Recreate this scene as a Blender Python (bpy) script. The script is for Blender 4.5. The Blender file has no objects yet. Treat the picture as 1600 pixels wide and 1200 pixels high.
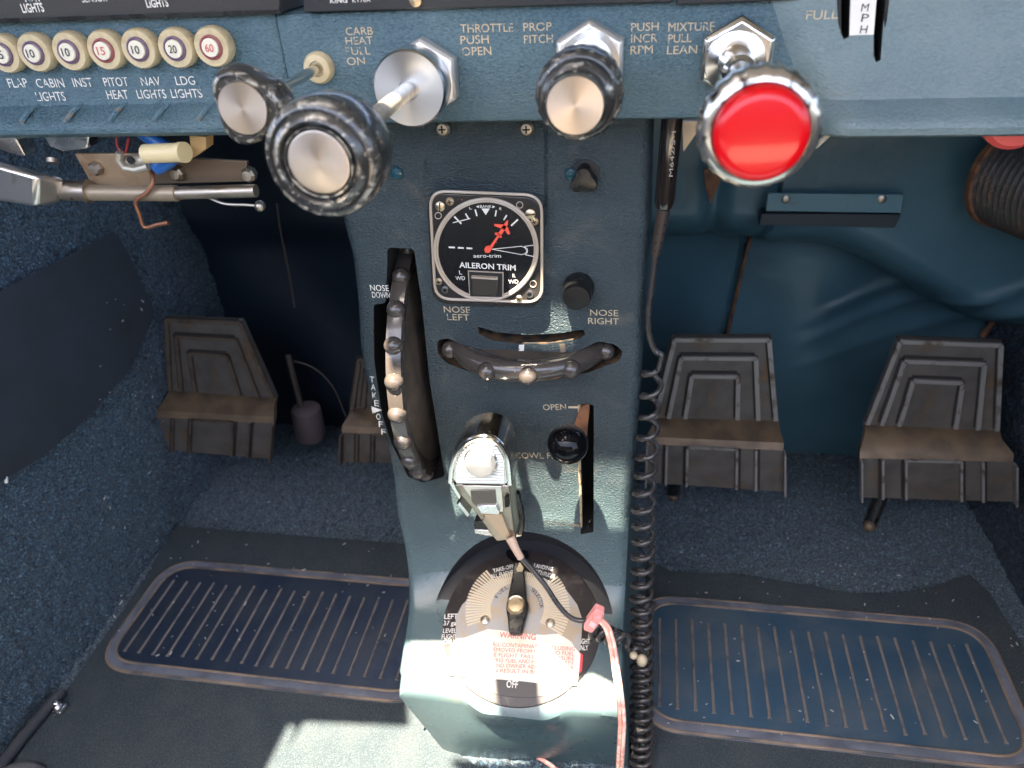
import bpy, math, random
import numpy as np
from mathutils import Vector, Matrix

random.seed(7)
RNG = np.random.default_rng(7)
S = bpy.context.scene
COL = S.collection

# ------------------------------------------------------------------ camera, light, exposure
FPX, CX, CY = 1200.0, 800.0, 600.0            # focal length and centre in pixels of a 1600x1200 frame
_dy = np.array([230, 780, -1200.]); _dy /= np.linalg.norm(_dy)
_dz = -np.array([122, -1846, -1200.]); _dz -= _dz.dot(_dy) * _dy; _dz /= np.linalg.norm(_dz)
_dx = np.cross(_dy, _dz)
RW = np.array([_dx, _dy, _dz])                # camera axes -> world axes
EYE = np.array([0, 0, .71])
cam = bpy.data.cameras.new('camera')
cam.sensor_width = 36; cam.lens = 36 * FPX / 1600
cam.clip_start = .01; cam.clip_end = 200
cam.dof.use_dof = True; cam.dof.focus_distance = .56; cam.dof.aperture_fstop = 9
co = bpy.data.objects.new('camera', cam); COL.objects.link(co)
co.matrix_world = Matrix.Translation(EYE) @ Matrix(RW.tolist()).to_4x4()
S.camera = co

SUN_V = np.array([.12, .30, -1.]); SUN_V /= np.linalg.norm(SUN_V)      # the way sunlight travels
world = bpy.data.worlds.new('World'); S.world = world; world.use_nodes = True
wn = world.node_tree.nodes; wl = world.node_tree.links
sky = wn.new('ShaderNodeTexSky'); sky.sky_type = 'NISHITA'; sky.sun_disc = False
sky.dust_density = 4; sky.ozone_density = .3; sky.air_density = .8
sky.sun_elevation = math.asin(-SUN_V[2]); sky.sun_rotation = math.atan2(-SUN_V[0], -SUN_V[1])
wl.new(sky.outputs[0], wn['Background'].inputs[0]); wn['Background'].inputs[1].default_value = .08
sun = bpy.data.lights.new('sun', 'SUN'); sun.energy = 4.6; sun.angle = math.radians(.6); sun.color = (1, .87, .69)
so = bpy.data.objects.new('sun', sun); COL.objects.link(so)
so.rotation_euler = Vector(SUN_V.tolist()).to_track_quat('-Z', 'Y').to_euler(); so.location = (0, -.5, 3)
S.view_settings.view_transform = 'Standard'; S.view_settings.look = 'None'
S.view_settings.exposure = 3.9; S.view_settings.gamma = 1; S.view_settings.use_curve_mapping = False
S.cycles.max_bounces = 8

# ------------------------------------------------------------------ layout helpers
def ray(x, y): return RW @ np.array([x - CX, CY - y, -FPX])
class Plane:
    def __init__(s, p, n): s.p = np.array(p, float); s.n = np.array(n, float) / np.linalg.norm(n)
    def __call__(s, x, y, off=0):
        d = ray(x, y); p = s.p + s.n * off
        return EYE + d * (np.dot(p - EYE, s.n) / d.dot(s.n))
def PY(Y): return Plane((0, Y, 0), (0, -1, 0))
def PZ(Z): return Plane((0, 0, Z), (0, 0, 1))
def PX(X, s=1): return Plane((X, 0, 0), (s, 0, 0))
def unit(v): v = np.array(v, float); return v / np.linalg.norm(v)
def frame(a):
    a = unit(a); h = np.array([0, 0, 1.]) if abs(a[2]) < .9 else np.array([1., 0, 0])
    u = unit(np.cross(h, a)); return u, np.cross(a, u), a

class MB:
    def __init__(s): s.v = []; s.f = []; s.m = []
    def add(s, vs, fs, mi=0):
        o = len(s.v); s.v += [tuple(map(float, p)) for p in vs]
        s.f += [tuple(i + o for i in f) for f in fs]; s.m += [mi] * len(fs); return s
    def prism(s, pts, ext, mi=0):
        pts = [np.array(p, float) for p in pts]; ext = np.array(ext, float); n = len(pts)
        nor = sum(np.cross(pts[i], pts[(i + 1) % n]) for i in range(n))
        if np.dot(nor, ext) > 0: pts = pts[::-1]
        vs = pts + [p + ext for p in pts]
        fs = [tuple(range(n)), tuple(range(2 * n - 1, n - 1, -1))] + [(i, i + n, (i + 1) % n + n, (i + 1) % n) for i in range(n)]
        return s.add(vs, fs, mi)
    def box(s, c, size, rot=None, mi=0):
        R = np.eye(3) if rot is None else np.array(rot); c = np.array(c, float); h = np.array(size) / 2
        vs = [c + R @ (h * np.array(k)) for k in [(-1,-1,-1),(1,-1,-1),(1,1,-1),(-1,1,-1),(-1,-1,1),(1,-1,1),(1,1,1),(-1,1,1)]]
        return s.add(vs, [(0,3,2,1),(4,5,6,7),(0,1,5,4),(1,2,6,5),(2,3,7,6),(3,0,4,7)], mi)
    def loft(s, rings, mi=0, cap=True, closed=True):
        n = len(rings[0]); vs = [p for r in rings for p in r]; fs = []
        for k in range(len(rings) - 1):
            for i in range(n if closed else n - 1):
                j = (i + 1) % n
                fs.append((k*n+i, k*n+j, (k+1)*n+j, (k+1)*n+i))
        if cap and closed:
            fs.append(tuple(range(n - 1, -1, -1))); fs.append(tuple((len(rings)-1)*n + i for i in range(n)))
        return s.add(vs, fs, mi)
    def lathe(s, prof, org, axis, n=48, mi=0, wob=None, cap=True):
        u, w, a = frame(axis); org = np.array(org, float); rings = []
        for r, h in prof:
            ring = []
            for i in range(n):
                t = 2 * math.pi * i / n; rr = r if wob is None else r * wob(t, r, h)
                ring.append(org + a * h + rr * (u * math.cos(t) + w * math.sin(t)))
            rings.append(ring)
        return s.loft(rings, mi, cap)
    def tube(s, path, r, n=10, mi=0, closed=False):
        P = [np.array(p, float) for p in path]; N = len(P); rings = []; u = None
        rs = r if hasattr(r, '__len__') else [r] * N
        for i in range(N):
            t = unit(P[(i+1) % N] - P[i-1]) if closed else unit(P[min(i+1, N-1)] - P[max(i-1, 0)])
            if u is None: u = frame(t)[0]
            u = unit(u - t * u.dot(t)); w = np.cross(t, u)
            rings.append([P[i] + rs[i] * (u * math.cos(2*math.pi*k/n) + w * math.sin(2*math.pi*k/n)) for k in range(n)])
        if closed: rings.append(rings[0])
        return s.loft(rings, mi, not closed)
    def sphere(s, c, r, mi=0, n=20, sq=(1, 1, 1)):
        rings = []; c = np.array(c, float)
        for k in range(n // 2 + 1):
            p = math.pi * max(min(k / (n // 2), .995), .005)
            rings.append([c + r * np.array(sq) * np.array([math.sin(p)*math.cos(2*math.pi*i/n), math.sin(p)*math.sin(2*math.pi*i/n), -math.cos(p)]) for i in range(n)])
        return s.loft(rings, mi)
    def grid(s, P, mi=0):
        P = np.asarray(P); h, w = P.shape[:2]
        fs = [(a*w+b, a*w+b+1, (a+1)*w+b+1, (a+1)*w+b) for a in range(h-1) for b in range(w-1)]
        return s.add(P.reshape(-1, 3), fs, mi)
    def text(s, body, pl, pr, cap, plane, off=.0004, mi=0, bold=0.0):
        A = plane(*pl, off); B = plane(*pr, off); u = unit(B - A); v = np.cross(plane.n, u)
        h = np.linalg.norm(plane(pl[0], pl[1] - cap, off) - A) if abs(pr[1]-pl[1]) < abs(pr[0]-pl[0]) else np.linalg.norm(plane(pl[0] + cap, pl[1], off) - A)
        cu = bpy.data.curves.new('t', 'FONT'); cu.body = body; cu.offset = bold; cu.resolution_u = 3
        ob = bpy.data.objects.new('t', cu); COL.objects.link(ob)
        me = ob.evaluated_get(bpy.context.evaluated_depsgraph_get()).to_mesh()
        V = np.array([x.co[:] for x in me.vertices]); F = [tuple(p.vertices) for p in me.polygons]
        ob.evaluated_get(bpy.context.evaluated_depsgraph_get()).to_mesh_clear()
        bpy.data.objects.remove(ob); bpy.data.curves.remove(cu)
        if not len(V): return s
        x0, x1 = V[:, 0].min(), V[:, 0].max(); y1 = V[:, 1].max()
        sx = np.linalg.norm(B - A) / (x1 - x0); sy = h / y1
        return s.add([A + u * (x - x0) * sx + v * y * sy for x, y in V[:, :2]], F, mi)
    def build(s, name, mats, parent=None, smooth=35, bevel=0, sub=0):
        me = bpy.data.meshes.new(name)
        V = s.v
        if parent is not None:
            root = parent
            while root.parent: root = root.parent
            l = root.location; V = [(x - l.x, y - l.y, z - l.z) for x, y, z in V]
        me.from_pydata(V, [], s.f)
        if not isinstance(mats, (list, tuple)): mats = [mats]
        for m in mats: me.materials.append(m)
        me.polygons.foreach_set('material_index', s.m)
        if smooth:
            me.polygons.foreach_set('use_smooth', [True] * len(me.polygons))
            me.update(); me.set_sharp_from_angle(angle=math.radians(smooth))
        me.update()
        o = bpy.data.objects.new(name, me); COL.objects.link(o); o.parent = parent
        if bevel:
            b = o.modifiers.new('bevel', 'BEVEL'); b.width = bevel; b.segments = 2; b.limit_method = 'ANGLE'; b.angle_limit = math.radians(40)
        return o

def tag(o, label=None, cat=None, group=None, kind=None):
    for k, v in (('label', label), ('category', cat), ('group', group), ('kind', kind)):
        if v: o[k] = v
    return o
def thing(name, loc, label, cat, group=None):
    o = bpy.data.objects.new(name, None); COL.objects.link(o); o.location = [float(c) for c in loc]
    o.empty_display_size = .01
    return tag(o, label, cat, group)
def copy_tree(o, parent=None):
    c = o.copy(); COL.objects.link(c); c.parent = parent
    for ch in o.children: copy_tree(ch, c)
    return c
def cut(o, cutters):
    """boolean the cutter builders out of o; cutters = [(MB, material)]"""
    tmp = []
    for mb, m in cutters:
        c = mb.build('cutter', m, None, smooth=0); tmp.append(c)
        b = o.modifiers.new('cut', 'BOOLEAN'); b.object = c; b.operation = 'DIFFERENCE'; b.solver = 'EXACT'
        try: b.material_mode = 'TRANSFER'
        except Exception: pass
        # cutters are built in world space; keep them aligned with a shifted parent
    bpy.context.view_layer.update()
    dg = bpy.context.evaluated_depsgraph_get()
    me = bpy.data.meshes.new_from_object(o.evaluated_get(dg), preserve_all_data_layers=True, depsgraph=dg)
    o.modifiers.clear(); old = o.data; o.data = me; bpy.data.meshes.remove(old)
    for c in tmp: bpy.data.objects.remove(c)
    me.polygons.foreach_set('use_smooth', [True] * len(me.polygons)); me.set_sharp_from_angle(angle=math.radians(32))
def sstep(a, b, x): t = np.clip((x - a) / (b - a), 0, 1); return t * t * (3 - 2 * t)
def smooth_path(pts, per=12):
    P = [np.array(p, float) for p in pts]; P = [2*P[0]-P[1]] + P + [2*P[-1]-P[-2]]; out = []
    for i in range(1, len(P) - 2):
        for k in range(per):
            t = k / per; a, b, c, d = P[i-1:i+3]
            out.append(.5 * ((2*b) + (c-a)*t + (2*a-5*b+4*c-d)*t*t + (3*b-a-3*c+d)*t**3))
    return out + [P[-2]]
def round_poly(pts, r, n=5):
    P = [np.array(p, float) for p in pts]; out = []; N = len(P)
    for i in range(N):
        a, b, c = P[i-1], P[i], P[(i+1) % N]
        d = min(r, np.linalg.norm(a-b)*.45, np.linalg.norm(c-b)*.45)
        s_, e = b + unit(a-b)*d, b + unit(c-b)*d
        for k in range(n + 1):
            t = k / n; out.append((1-t)**2*s_ + 2*t*(1-t)*b + t*t*e)
    return out

# ------------------------------------------------------------------ materials
def mat(name, col, rough=.5, metal=0., bump=None, var=None, speck=None, coat=0., aniso=0., sheen=0., stretch=None, spec=.5, rvar=0., wear=None, gmix=None, edge=None):
    m = bpy.data.materials.new(name); m.use_nodes = True; nt = m.node_tree; N = nt.nodes; L = nt.links
    b = N['Principled BSDF']; b.inputs['Base Color'].default_value = (*col, 1); b.inputs['Roughness'].default_value = rough
    b.inputs['Metallic'].default_value = metal; b.inputs['Coat Weight'].default_value = coat; b.inputs['Coat Roughness'].default_value = .08
    b.inputs['Specular IOR Level'].default_value = spec
    if sheen: b.inputs['Sheen Weight'].default_value = sheen; b.inputs['Sheen Roughness'].default_value = .6
    tc = N.new('ShaderNodeTexCoord'); vec = tc.outputs['Object']
    if stretch:
        mp = N.new('ShaderNodeMapping'); mp.inputs['Scale'].default_value = stretch; L.new(vec, mp.inputs[0]); svec = mp.outputs[0]
    else: svec = vec
    def noise(scale, det=3, v=vec, dist=0.):
        n = N.new('ShaderNodeTexNoise'); n.inputs['Scale'].default_value = scale; n.inputs['Detail'].default_value = det
        n.inputs['Distortion'].default_value = dist; L.new(v, n.inputs['Vector']); return n.outputs['Fac']
    def ramp(f, a, c):
        r = N.new('ShaderNodeMapRange'); r.inputs['From Min'].default_value = a; r.inputs['From Max'].default_value = c; L.new(f, r.inputs['Value']); return r.outputs[0]
    cur = None
    def mixc(f, c2):
        nonlocal cur
        x = N.new('ShaderNodeMix'); x.data_type = 'RGBA'
        if cur is None: x.inputs[6].default_value = (*col, 1)
        else: L.new(cur, x.inputs[6])
        x.inputs[7].default_value = (*c2, 1); L.new(f, x.inputs[0]); cur = x.outputs[2]
    if gmix: mixc(ramp(noise(gmix[0], 3, svec, .4), gmix[2], gmix[3]), gmix[1])
    if var: mixc(ramp(noise(var[0], 4), var[2], var[3]), var[1])
    if wear: mixc(ramp(noise(wear[0], 6, dist=.6), wear[2], wear[3]), wear[1])
    if edge:
        g = N.new('ShaderNodeNewGeometry'); e_ = ramp(g.outputs['Pointiness'], edge[1], edge[2]); q_ = N.new('ShaderNodeMath'); q_.operation = 'MULTIPLY'
        L.new(e_, q_.inputs[0]); L.new(ramp(noise(edge[3], 5, dist=.8), .50, .62), q_.inputs[1]); mixc(q_.outputs[0], edge[0])
    if speck: mixc(ramp(noise(speck[0], 2), speck[2], speck[3]), speck[1])
    if cur is not None: L.new(cur, b.inputs['Base Color'])
    if rvar:
        r = N.new('ShaderNodeMapRange'); r.inputs['From Min'].default_value = .3; r.inputs['From Max'].default_value = .7
        r.inputs['To Min'].default_value = max(.02, rough - rvar); r.inputs['To Max'].default_value = rough + rvar
        L.new(noise(60, 5), r.inputs['Value']); L.new(r.outputs[0], b.inputs['Roughness'])
    if bump:
        prev = None
        for (sc, st, dist, *k) in bump:
            if k and k[0] == 'vor':
                v = N.new('ShaderNodeTexVoronoi'); v.feature = 'F1'; v.inputs['Scale'].default_value = sc; L.new(svec, v.inputs['Vector']); h = v.outputs['Distance']
            else: h = noise(sc, 3, svec, .4)
            bp = N.new('ShaderNodeBump'); bp.inputs['Strength'].default_value = st; bp.inputs['Distance'].default_value = dist
            L.new(h, bp.inputs['Height'])
            if prev: L.new(prev, bp.inputs['Normal'])
            prev = bp.outputs[0]
        L.new(prev, b.inputs['Normal'])
    if aniso:
        b.inputs['Anisotropic'].default_value = aniso
        t = N.new('ShaderNodeTangent'); t.direction_type = 'RADIAL'; t.axis = 'Y'; L.new(t.outputs[0], b.inputs['Tangent'])
    return m
GRAIN = [(560, .9, .0018), (1500, .3, .0005)]
teal = mat('panel vinyl', (.078, .140, .166), .38, bump=GRAIN, stretch=(.75, .75, 1.45), var=(26, (.095, .155, .178), .45, .8), gmix=(560, (.046, .090, .112), .60, .38), speck=(900, (.2, .24, .24), .72, .8), rvar=.06)
teal_lip = mat('worn lip vinyl', (.11, .19, .23), .28, bump=GRAIN, stretch=(.75, .75, 1.45), var=(45, (.12, .20, .24), .4, .75), wear=(90, (.30, .22, .14), .56, .70))
teal_right_lit = mat('lit right vinyl', (.135, .19, .205), .36, bump=[(520, .7, .0012)], stretch=(.8, .8, 1.4), gmix=(600, (.11, .162, .178), .60, .38), var=(22, (.17, .22, .225), .4, .75))  # light from the door painted in as a paler panel colour
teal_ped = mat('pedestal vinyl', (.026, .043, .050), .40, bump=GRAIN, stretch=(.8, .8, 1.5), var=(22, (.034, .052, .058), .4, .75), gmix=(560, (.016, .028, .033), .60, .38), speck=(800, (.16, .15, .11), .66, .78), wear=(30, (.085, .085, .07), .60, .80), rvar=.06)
rust_edge = mat('worn slot edge', (.08, .045, .02), .7, var=(120, (.012, .012, .012), .45, .6))
black = mat('black void', (.004, .004, .004), .8)
blackp = mat('black plastic', (.010, .010, .010), .28, rvar=.1, speck=(700, (.2, .18, .15), .74, .80))
blackg = mat('glossy black', (.004, .004, .005), .04, spec=.2)
blackm = mat('matt black face', (.012, .012, .013), .55, speck=(900, (.2, .18, .16), .76, .82))
radio_m = mat('radio face', (.028, .023, .021), .45, bump=[(500, .2, .0005)], speck=(700, (.2, .18, .15), .74, .8))
ivory = mat('ivory plastic', (.56, .45, .27), .45, var=(160, (.44, .34, .19), .45, .7))
white = mat('white plastic', (.72, .65, .51), .4)
purple = mat('purple ring', (.13, .075, .13), .45)
redring = mat('reddish ring', (.26, .06, .07), .45)
ink = mat('dark ink', (.03, .03, .04), .6)
inkred = mat('faded red ink', (.55, .12, .10), .6)
chrome = mat('chrome', (.68, .66, .63), .18, 1., rvar=.07, wear=(220, (.35, .28, .2), .66, .75), bump=[(250, .06, .0008)])
alu = mat('aluminium', (.74, .72, .70), .28, 1., rvar=.08)
alud = mat('dull aluminium', (.45, .39, .32), .42, 1., rvar=.1, wear=(140, (.16, .08, .03), .66, .74))
brushed = mat('turned cap', (.62, .54, .47), .32, 1., aniso=.65)
rubber = mat('glossy rubber ring', (.030, .029, .027), .26, coat=.5, edge=((.60, .55, .44), .53, .60, 210), rvar=.08, wear=(230, (.42, .38, .30), .62, .72))
wornrim = mat('worn black and silver rim', (.040, .038, .035), .27, .2, coat=.4, edge=((.62, .58, .48), .53, .60, 210), wear=(180, (.46, .43, .36), .58, .70))
redcap = mat('red cap', (.56, .0015, .006), .30, coat=.35, spec=.3)
redp = mat('pink red knob', (.75, .10, .09), .4)
letter = mat('cream lettering', (.50, .40, .26), .6, wear=(300, (.10, .14, .155), .585, .64))
letterw = mat('white lettering', (.74, .70, .62), .6, wear=(300, (.14, .18, .19), .60, .65))
beige_edge = mat('edge of clear bezel', (.42, .34, .26), .25, spec=.8)
smoke = mat('smoky clear bezel', (.030, .027, .025), .14, coat=.6, speck=(500, (.25, .2, .16), .70, .80))
brass = mat('brass screw', (.62, .50, .34), .32, 1.)
needle_m = mat('orange red needle', (.85, .09, .05), .5)
wheelm = mat('trim wheel bakelite', (.055, .046, .040), .20, coat=.3, rvar=.08, speck=(400, (.25, .2, .14), .70, .8))
wheeldust = mat('dusty wheel side', (.060, .046, .034), .75, var=(60, (.025, .02, .017), .4, .7), bump=[(400, .3, .001)])
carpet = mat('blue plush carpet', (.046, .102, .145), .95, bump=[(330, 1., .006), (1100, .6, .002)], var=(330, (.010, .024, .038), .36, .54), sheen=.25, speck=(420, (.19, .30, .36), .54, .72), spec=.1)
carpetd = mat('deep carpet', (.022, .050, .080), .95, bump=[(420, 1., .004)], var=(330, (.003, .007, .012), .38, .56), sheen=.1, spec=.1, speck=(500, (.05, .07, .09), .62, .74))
flatcarpet = mat('charcoal flat carpet', (.022, .035, .043), .95, bump=[(700, 1., .003)], var=(30, (.034, .046, .051), .4, .7), speck=(800, (.08, .095, .10), .54, .72), sheen=.08, spec=.1)
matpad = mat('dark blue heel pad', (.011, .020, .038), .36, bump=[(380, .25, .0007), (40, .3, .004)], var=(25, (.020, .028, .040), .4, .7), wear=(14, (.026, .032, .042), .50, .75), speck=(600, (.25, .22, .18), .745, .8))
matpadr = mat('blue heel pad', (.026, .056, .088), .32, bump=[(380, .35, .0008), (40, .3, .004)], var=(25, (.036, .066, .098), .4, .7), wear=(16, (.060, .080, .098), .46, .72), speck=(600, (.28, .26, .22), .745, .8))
ridge_m = mat('dusty ridge', (.17, .145, .125), .5, var=(80, (.06, .06, .07), .5, .72), wear=(60, (.22, .13, .07), .62, .78))
piping = mat('tan piping', (.19, .14, .10), .6, var=(30, (.05, .05, .055), .4, .65), bump=[(900, .5, .0008)])
band_m = mat('grey border band', (.12, .13, .16), .5, bump=[(900, .6, .001)], var=(40, (.06, .07, .09), .4, .7))
firewall_m = mat('blue padded vinyl', (.054, .118, .146), .30, bump=[(25, .25, .006)], var=(10, (.036, .084, .108), .4, .7), speck=(260, (.2, .2, .18), .77, .82))
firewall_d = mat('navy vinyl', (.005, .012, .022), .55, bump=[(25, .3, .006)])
flap_m = mat('brown black vinyl', (.028, .034, .042), .85, bump=[(600, .3, .001)], var=(20, (.022, .026, .030), .4, .7))
pedal_m = mat('pedal metal', (.120, .104, .090), .5, .3, var=(35, (.075, .066, .058), .4, .7), wear=(32, (.15, .09, .045), .58, .76), rvar=.1, speck=(500, (.3, .27, .22), .75, .8))
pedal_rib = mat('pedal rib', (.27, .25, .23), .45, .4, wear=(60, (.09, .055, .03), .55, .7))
pedal_gap = mat('pedal groove', (.015, .012, .010), .7)
pedal_br = mat('brown pedal step', (.165, .112, .066), .5, .3, var=(30, (.085, .06, .04), .4, .65), rvar=.1)
rust = mat('rusty strip', (.18, .075, .03), .75, var=(90, (.07, .03, .015), .4, .65))
copper = mat('copper wire', (.25, .11, .06), .45, .6)
bluew = mat('blue sleeve', (.015, .10, .34), .35)
tan = mat('tan block', (.50, .30, .12), .6)
cream = mat('cream tube', (.66, .54, .30), .4)
cordm = mat('black cord', (.036, .032, .030), .30, coat=.2, rvar=.08)
pinkm = mat('faded pink clip', (.80, .30, .27), .45)
pinkw = mat('pink wire', (.78, .33, .25), .5, var=(200, (.85, .62, .5), .45, .6))
sticker = mat('cream sticker', (.72, .66, .55), .5, var=(70, (.66, .55, .42), .45, .7))
redtab = mat('red sticker edge', (.75, .04, .05), .5)
dialblack = mat('dial black', (.022, .016, .015), .5, speck=(500, (.3, .25, .2), .74, .8), wear=(90, (.06, .05, .045), .55, .7))
dialgrey = mat('dial grey plate', (.34, .325, .30), .45, .2, wear=(70, (.38, .30, .21), .48, .62))
dialtick = mat('dial raised ticks', (.58, .48, .33), .5)
paperw = mat('white label', (.74, .70, .64), .5)
brake_pink = mat('greyish pink cylinder', (.10, .075, .08), .55)
bracket_b = mat('painted bracket', (.085, .175, .21), .42, wear=(70, (.10, .09, .07), .60, .72))
ductm = mat('black hose', (.030, .024, .021), .5, wear=(60, (.12, .055, .025), .55, .7), bump=[(300, .4, .001)])
lintm = mat('lint', (.65, .62, .55), .8)
sun_maskm = mat('sun mask cloth', (.62, .57, .49), .9)
seatm = mat('grey seat cloth', (.10, .10, .105), .9, bump=[(700, .6, .001)])

# ------------------------------------------------------------------ setting
FACE_Y = .52
# added unseen roof plate; holes traced along the sun shape the light patches
SUN_MASK_Z = .98
rb = MB().box((0, .45, SUN_MASK_Z), (2.2, 1.0, .012)).build('sun_mask_roof', sun_maskm, None, 0)
tag(rb, kind='structure')
def hole(pts):
    out = []
    for p in pts:
        t = (SUN_MASK_Z - p[2]) / -SUN_V[2]; q = p - SUN_V * t; out.append((q[0], q[1], SUN_MASK_Z - .1))
    return MB().prism(out, (0, 0, .2))
fp = PY(FACE_Y)
holes = [
    [fp(x, y) for x, y in [(690, 728), (982, 726), (974, 838), (690, 832)]],
    [fp(x, y) for x, y in [(772, 486), (845, 482), (885, 488), (935, 545), (860, 556), (735, 535)]],
    [PY(.455)(x, y) for x, y in [(702, 690), (752, 672), (800, 690), (803, 756), (700, 752)]],
    [PX(-.187)(x, y) for x, y in [(600, 585), (640, 585), (665, 720), (640, 720), (610, 660)]],
]
sh = PZ(.14)
big = [sh(560, 1003), sh(1030, 1012)]
fl = [PZ(0)(x, y) for x, y in [(472, 1118), (662, 1138)]]
holes.append([sh(560, 1003), sh(768, 1007), sh(772, 1110), sh(560, 1110)])
holes.append([sh(842, 1030), sh(852, 1006), sh(868, 1030), sh(905, 1060), sh(925, 1052), sh(982, 1078), sh(976, 1105), sh(842, 1110)])
holes.append([PZ(0)(x, y) for x, y in [(478, 1128), (655, 1136), (705, 1190), (800, 1290), (380, 1290)]])
holes.append([PZ(0)(x, y) for x, y in [(455, 1130), (466, 1138), (430, 1230), (405, 1230)]])
cut(rb, [(hole(h), sun_maskm) for h in holes])

# unseen rear bulkhead, seat blocks and side wall, added to block and bounce light
tag(MB().box((-.1, -.70, .41), (1.5, .10, .82)).box((.20, -.38, .16), (.62, .38, .32)).box((-.44, -.34, .17), (.62, .46, .34), mi=1).build('light_block_bulkhead', [mat('bounce trim', (.32, .275, .22), .8), mat('dark block cloth', (.05, .055, .06), .9)], None, 0), kind='structure')
tag(MB().box((-.76, -.28, .36), (.03, .58, .72)).build('light_block_side', bpy.data.materials['bounce trim'], None, 0), kind='structure')
# ground under everything: carpeted cabin floor
def carpet_sheet(P, N, amp):
    h, w = P.shape[:2]; z = RNG.normal(size=(h, w))
    z = (z + np.roll(z, 1, 0) + np.roll(z, 1, 1) + np.roll(np.roll(z, 1, 0), 1, 1)) / 2
    return P + z[..., None] * amp * np.array(N)
def gridpts(f, a, b, na, nb):
    return np.array([[f(x, y) for x in np.linspace(*a, na)] for y in np.linspace(*b, nb)])
fg = carpet_sheet(gridpts(lambda x, y: (x, y, -.002), (-.68, .46), (-.72, 1.0), 300, 430), (0, 0, 1), .0012)
tag(MB().grid(fg).build('floor', carpet), kind='structure')

lw = gridpts(lambda y, z: (-.622 - .06 * max(z - .25, 0), y, z), (-.05, 1.0), (-.02, .66), 340, 214)[:, ::-1]
o = MB().grid(carpet_sheet(lw, (1, 0, 0), .0013)).build('side_wall', carpet)
tag(o, 'blue plush carpeted cabin wall at the left edge of the picture', 'side wall')
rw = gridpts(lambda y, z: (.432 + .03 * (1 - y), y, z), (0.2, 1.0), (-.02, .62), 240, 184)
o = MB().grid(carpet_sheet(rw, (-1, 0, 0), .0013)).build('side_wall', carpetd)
tag(o, 'dark carpeted cabin wall at the right edge behind the right pedal', 'side wall')

# firewall covers
def fw_right(x, z):
    zb = .345 - .10 * sstep(.18, .42, x) + .0 * x
    seam = .118 + (z - .22) * .10
    y = .945 + (.012 if x < seam else 0)
    y -= .012 * math.exp(-((x - .22) / .05) ** 2) * math.exp(-((z - .18) / .12) ** 2)
    for k, (c0, sl, a) in enumerate([(.27, .55, .0045), (.235, .50, .0035), (.19, .42, .003)]):
        d = z - (c0 + (x - .30) * sl); y -= a * math.exp(-(d / .010) ** 2) * sstep(.17, .27, x)
    if z > zb:
        t = min((z - zb) / .06, 1); y -= .12 * math.sqrt(max(0, 1 - (1 - t) ** 2))
        y += .016 * math.exp(-((x - .075) / .012) ** 2) * (1 - t * .4)
    else:
        y -= .012 * math.exp(-((zb - z) / .02))
    return (x, y, z)
R2 = gridpts(lambda x, z: fw_right(x, z), (-.03, .46), (-.01, .62), 150, 190)
o = MB().grid(R2).build('firewall_cover', firewall_m, smooth=60)
tag(o, 'blue padded vinyl covering the firewall above the right pedals', 'firewall cover')
pa = lambda x, z: np.array(fw_right(x, z))
seam = [pa(.118 + (z - .22) * .10, z) + np.array([0, -.004, 0]) for z in np.linspace(.0, .335, 30)]
MB().tube(seam, .0022, 8).build('seam_strip', rust).parent = o
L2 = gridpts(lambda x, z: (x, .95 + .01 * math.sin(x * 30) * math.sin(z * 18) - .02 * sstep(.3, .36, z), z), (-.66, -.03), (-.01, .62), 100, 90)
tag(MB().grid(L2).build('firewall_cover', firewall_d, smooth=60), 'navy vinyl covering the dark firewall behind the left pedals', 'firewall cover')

# loose kick flap on the left wall
wp = PX(-.612)
fl_pts = [wp(x, y) for x, y in [(182, 362), (205, 405), (243, 487), (225, 530), (205, 575), (150, 640), (70, 712), (-60, 790), (-80, 500), (20, 447)]]
o = MB().prism(round_poly(fl_pts, .01), (-.004, 0, 0)).build('kick_flap', flap_m)
tag(o, 'dark triangular vinyl flap on the left carpeted wall', 'wall flap')

# ------------------------------------------------------------------ instrument panel
pf = PY(.476)
panel = thing('instrument_panel', (-.1, .5, .588), 'blue grained vinyl lower instrument panel carrying the engine control knobs', 'instrument panel')
def sweep(prof, xs, mats, name, mi=None):
    rings = [[(x if not hasattr(x, '__len__') else x[i], p[0] + (dy if dy else 0), p[1]) for i, p in enumerate(prof)] for x, dy in xs]
    return MB().loft(rings)
cprof = [(.62, .6575), (.480, .6575), (.4772, .6565), (.476, .654), (.476, .597), (.4772, .5935), (.480, .592), (.62, .592)]
sweep(cprof, [(x, 0) for x in np.linspace(-.2226, .086, 12)], teal, '').build('control_face', teal, panel)
lprof = [(.62, .661), (.4785, .661), (.4765, .659), (.476, .656), (.476, .6095), (.475, .6078), (.461, .6018), (.4572, .5995), (.4558, .597), (.4562, .594), (.460, .591), (.467, .590), (.62, .590)]
b = MB()
xs = list(np.linspace(-.66, -.245, 14))
rings = [[(x, p[0], p[1]) for p in lprof] for x in xs]
for x, dy in [(-.238, -.002), (-.233, -.0015), (-.2252, .0), (-.2236, .0012)]:
    k = sstep(-.245, -.228, x)
    rings.append([(x, p[0] + dy + k * max(0, .476 - p[0]), p[1]) for p in lprof])
b.loft(rings)
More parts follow.
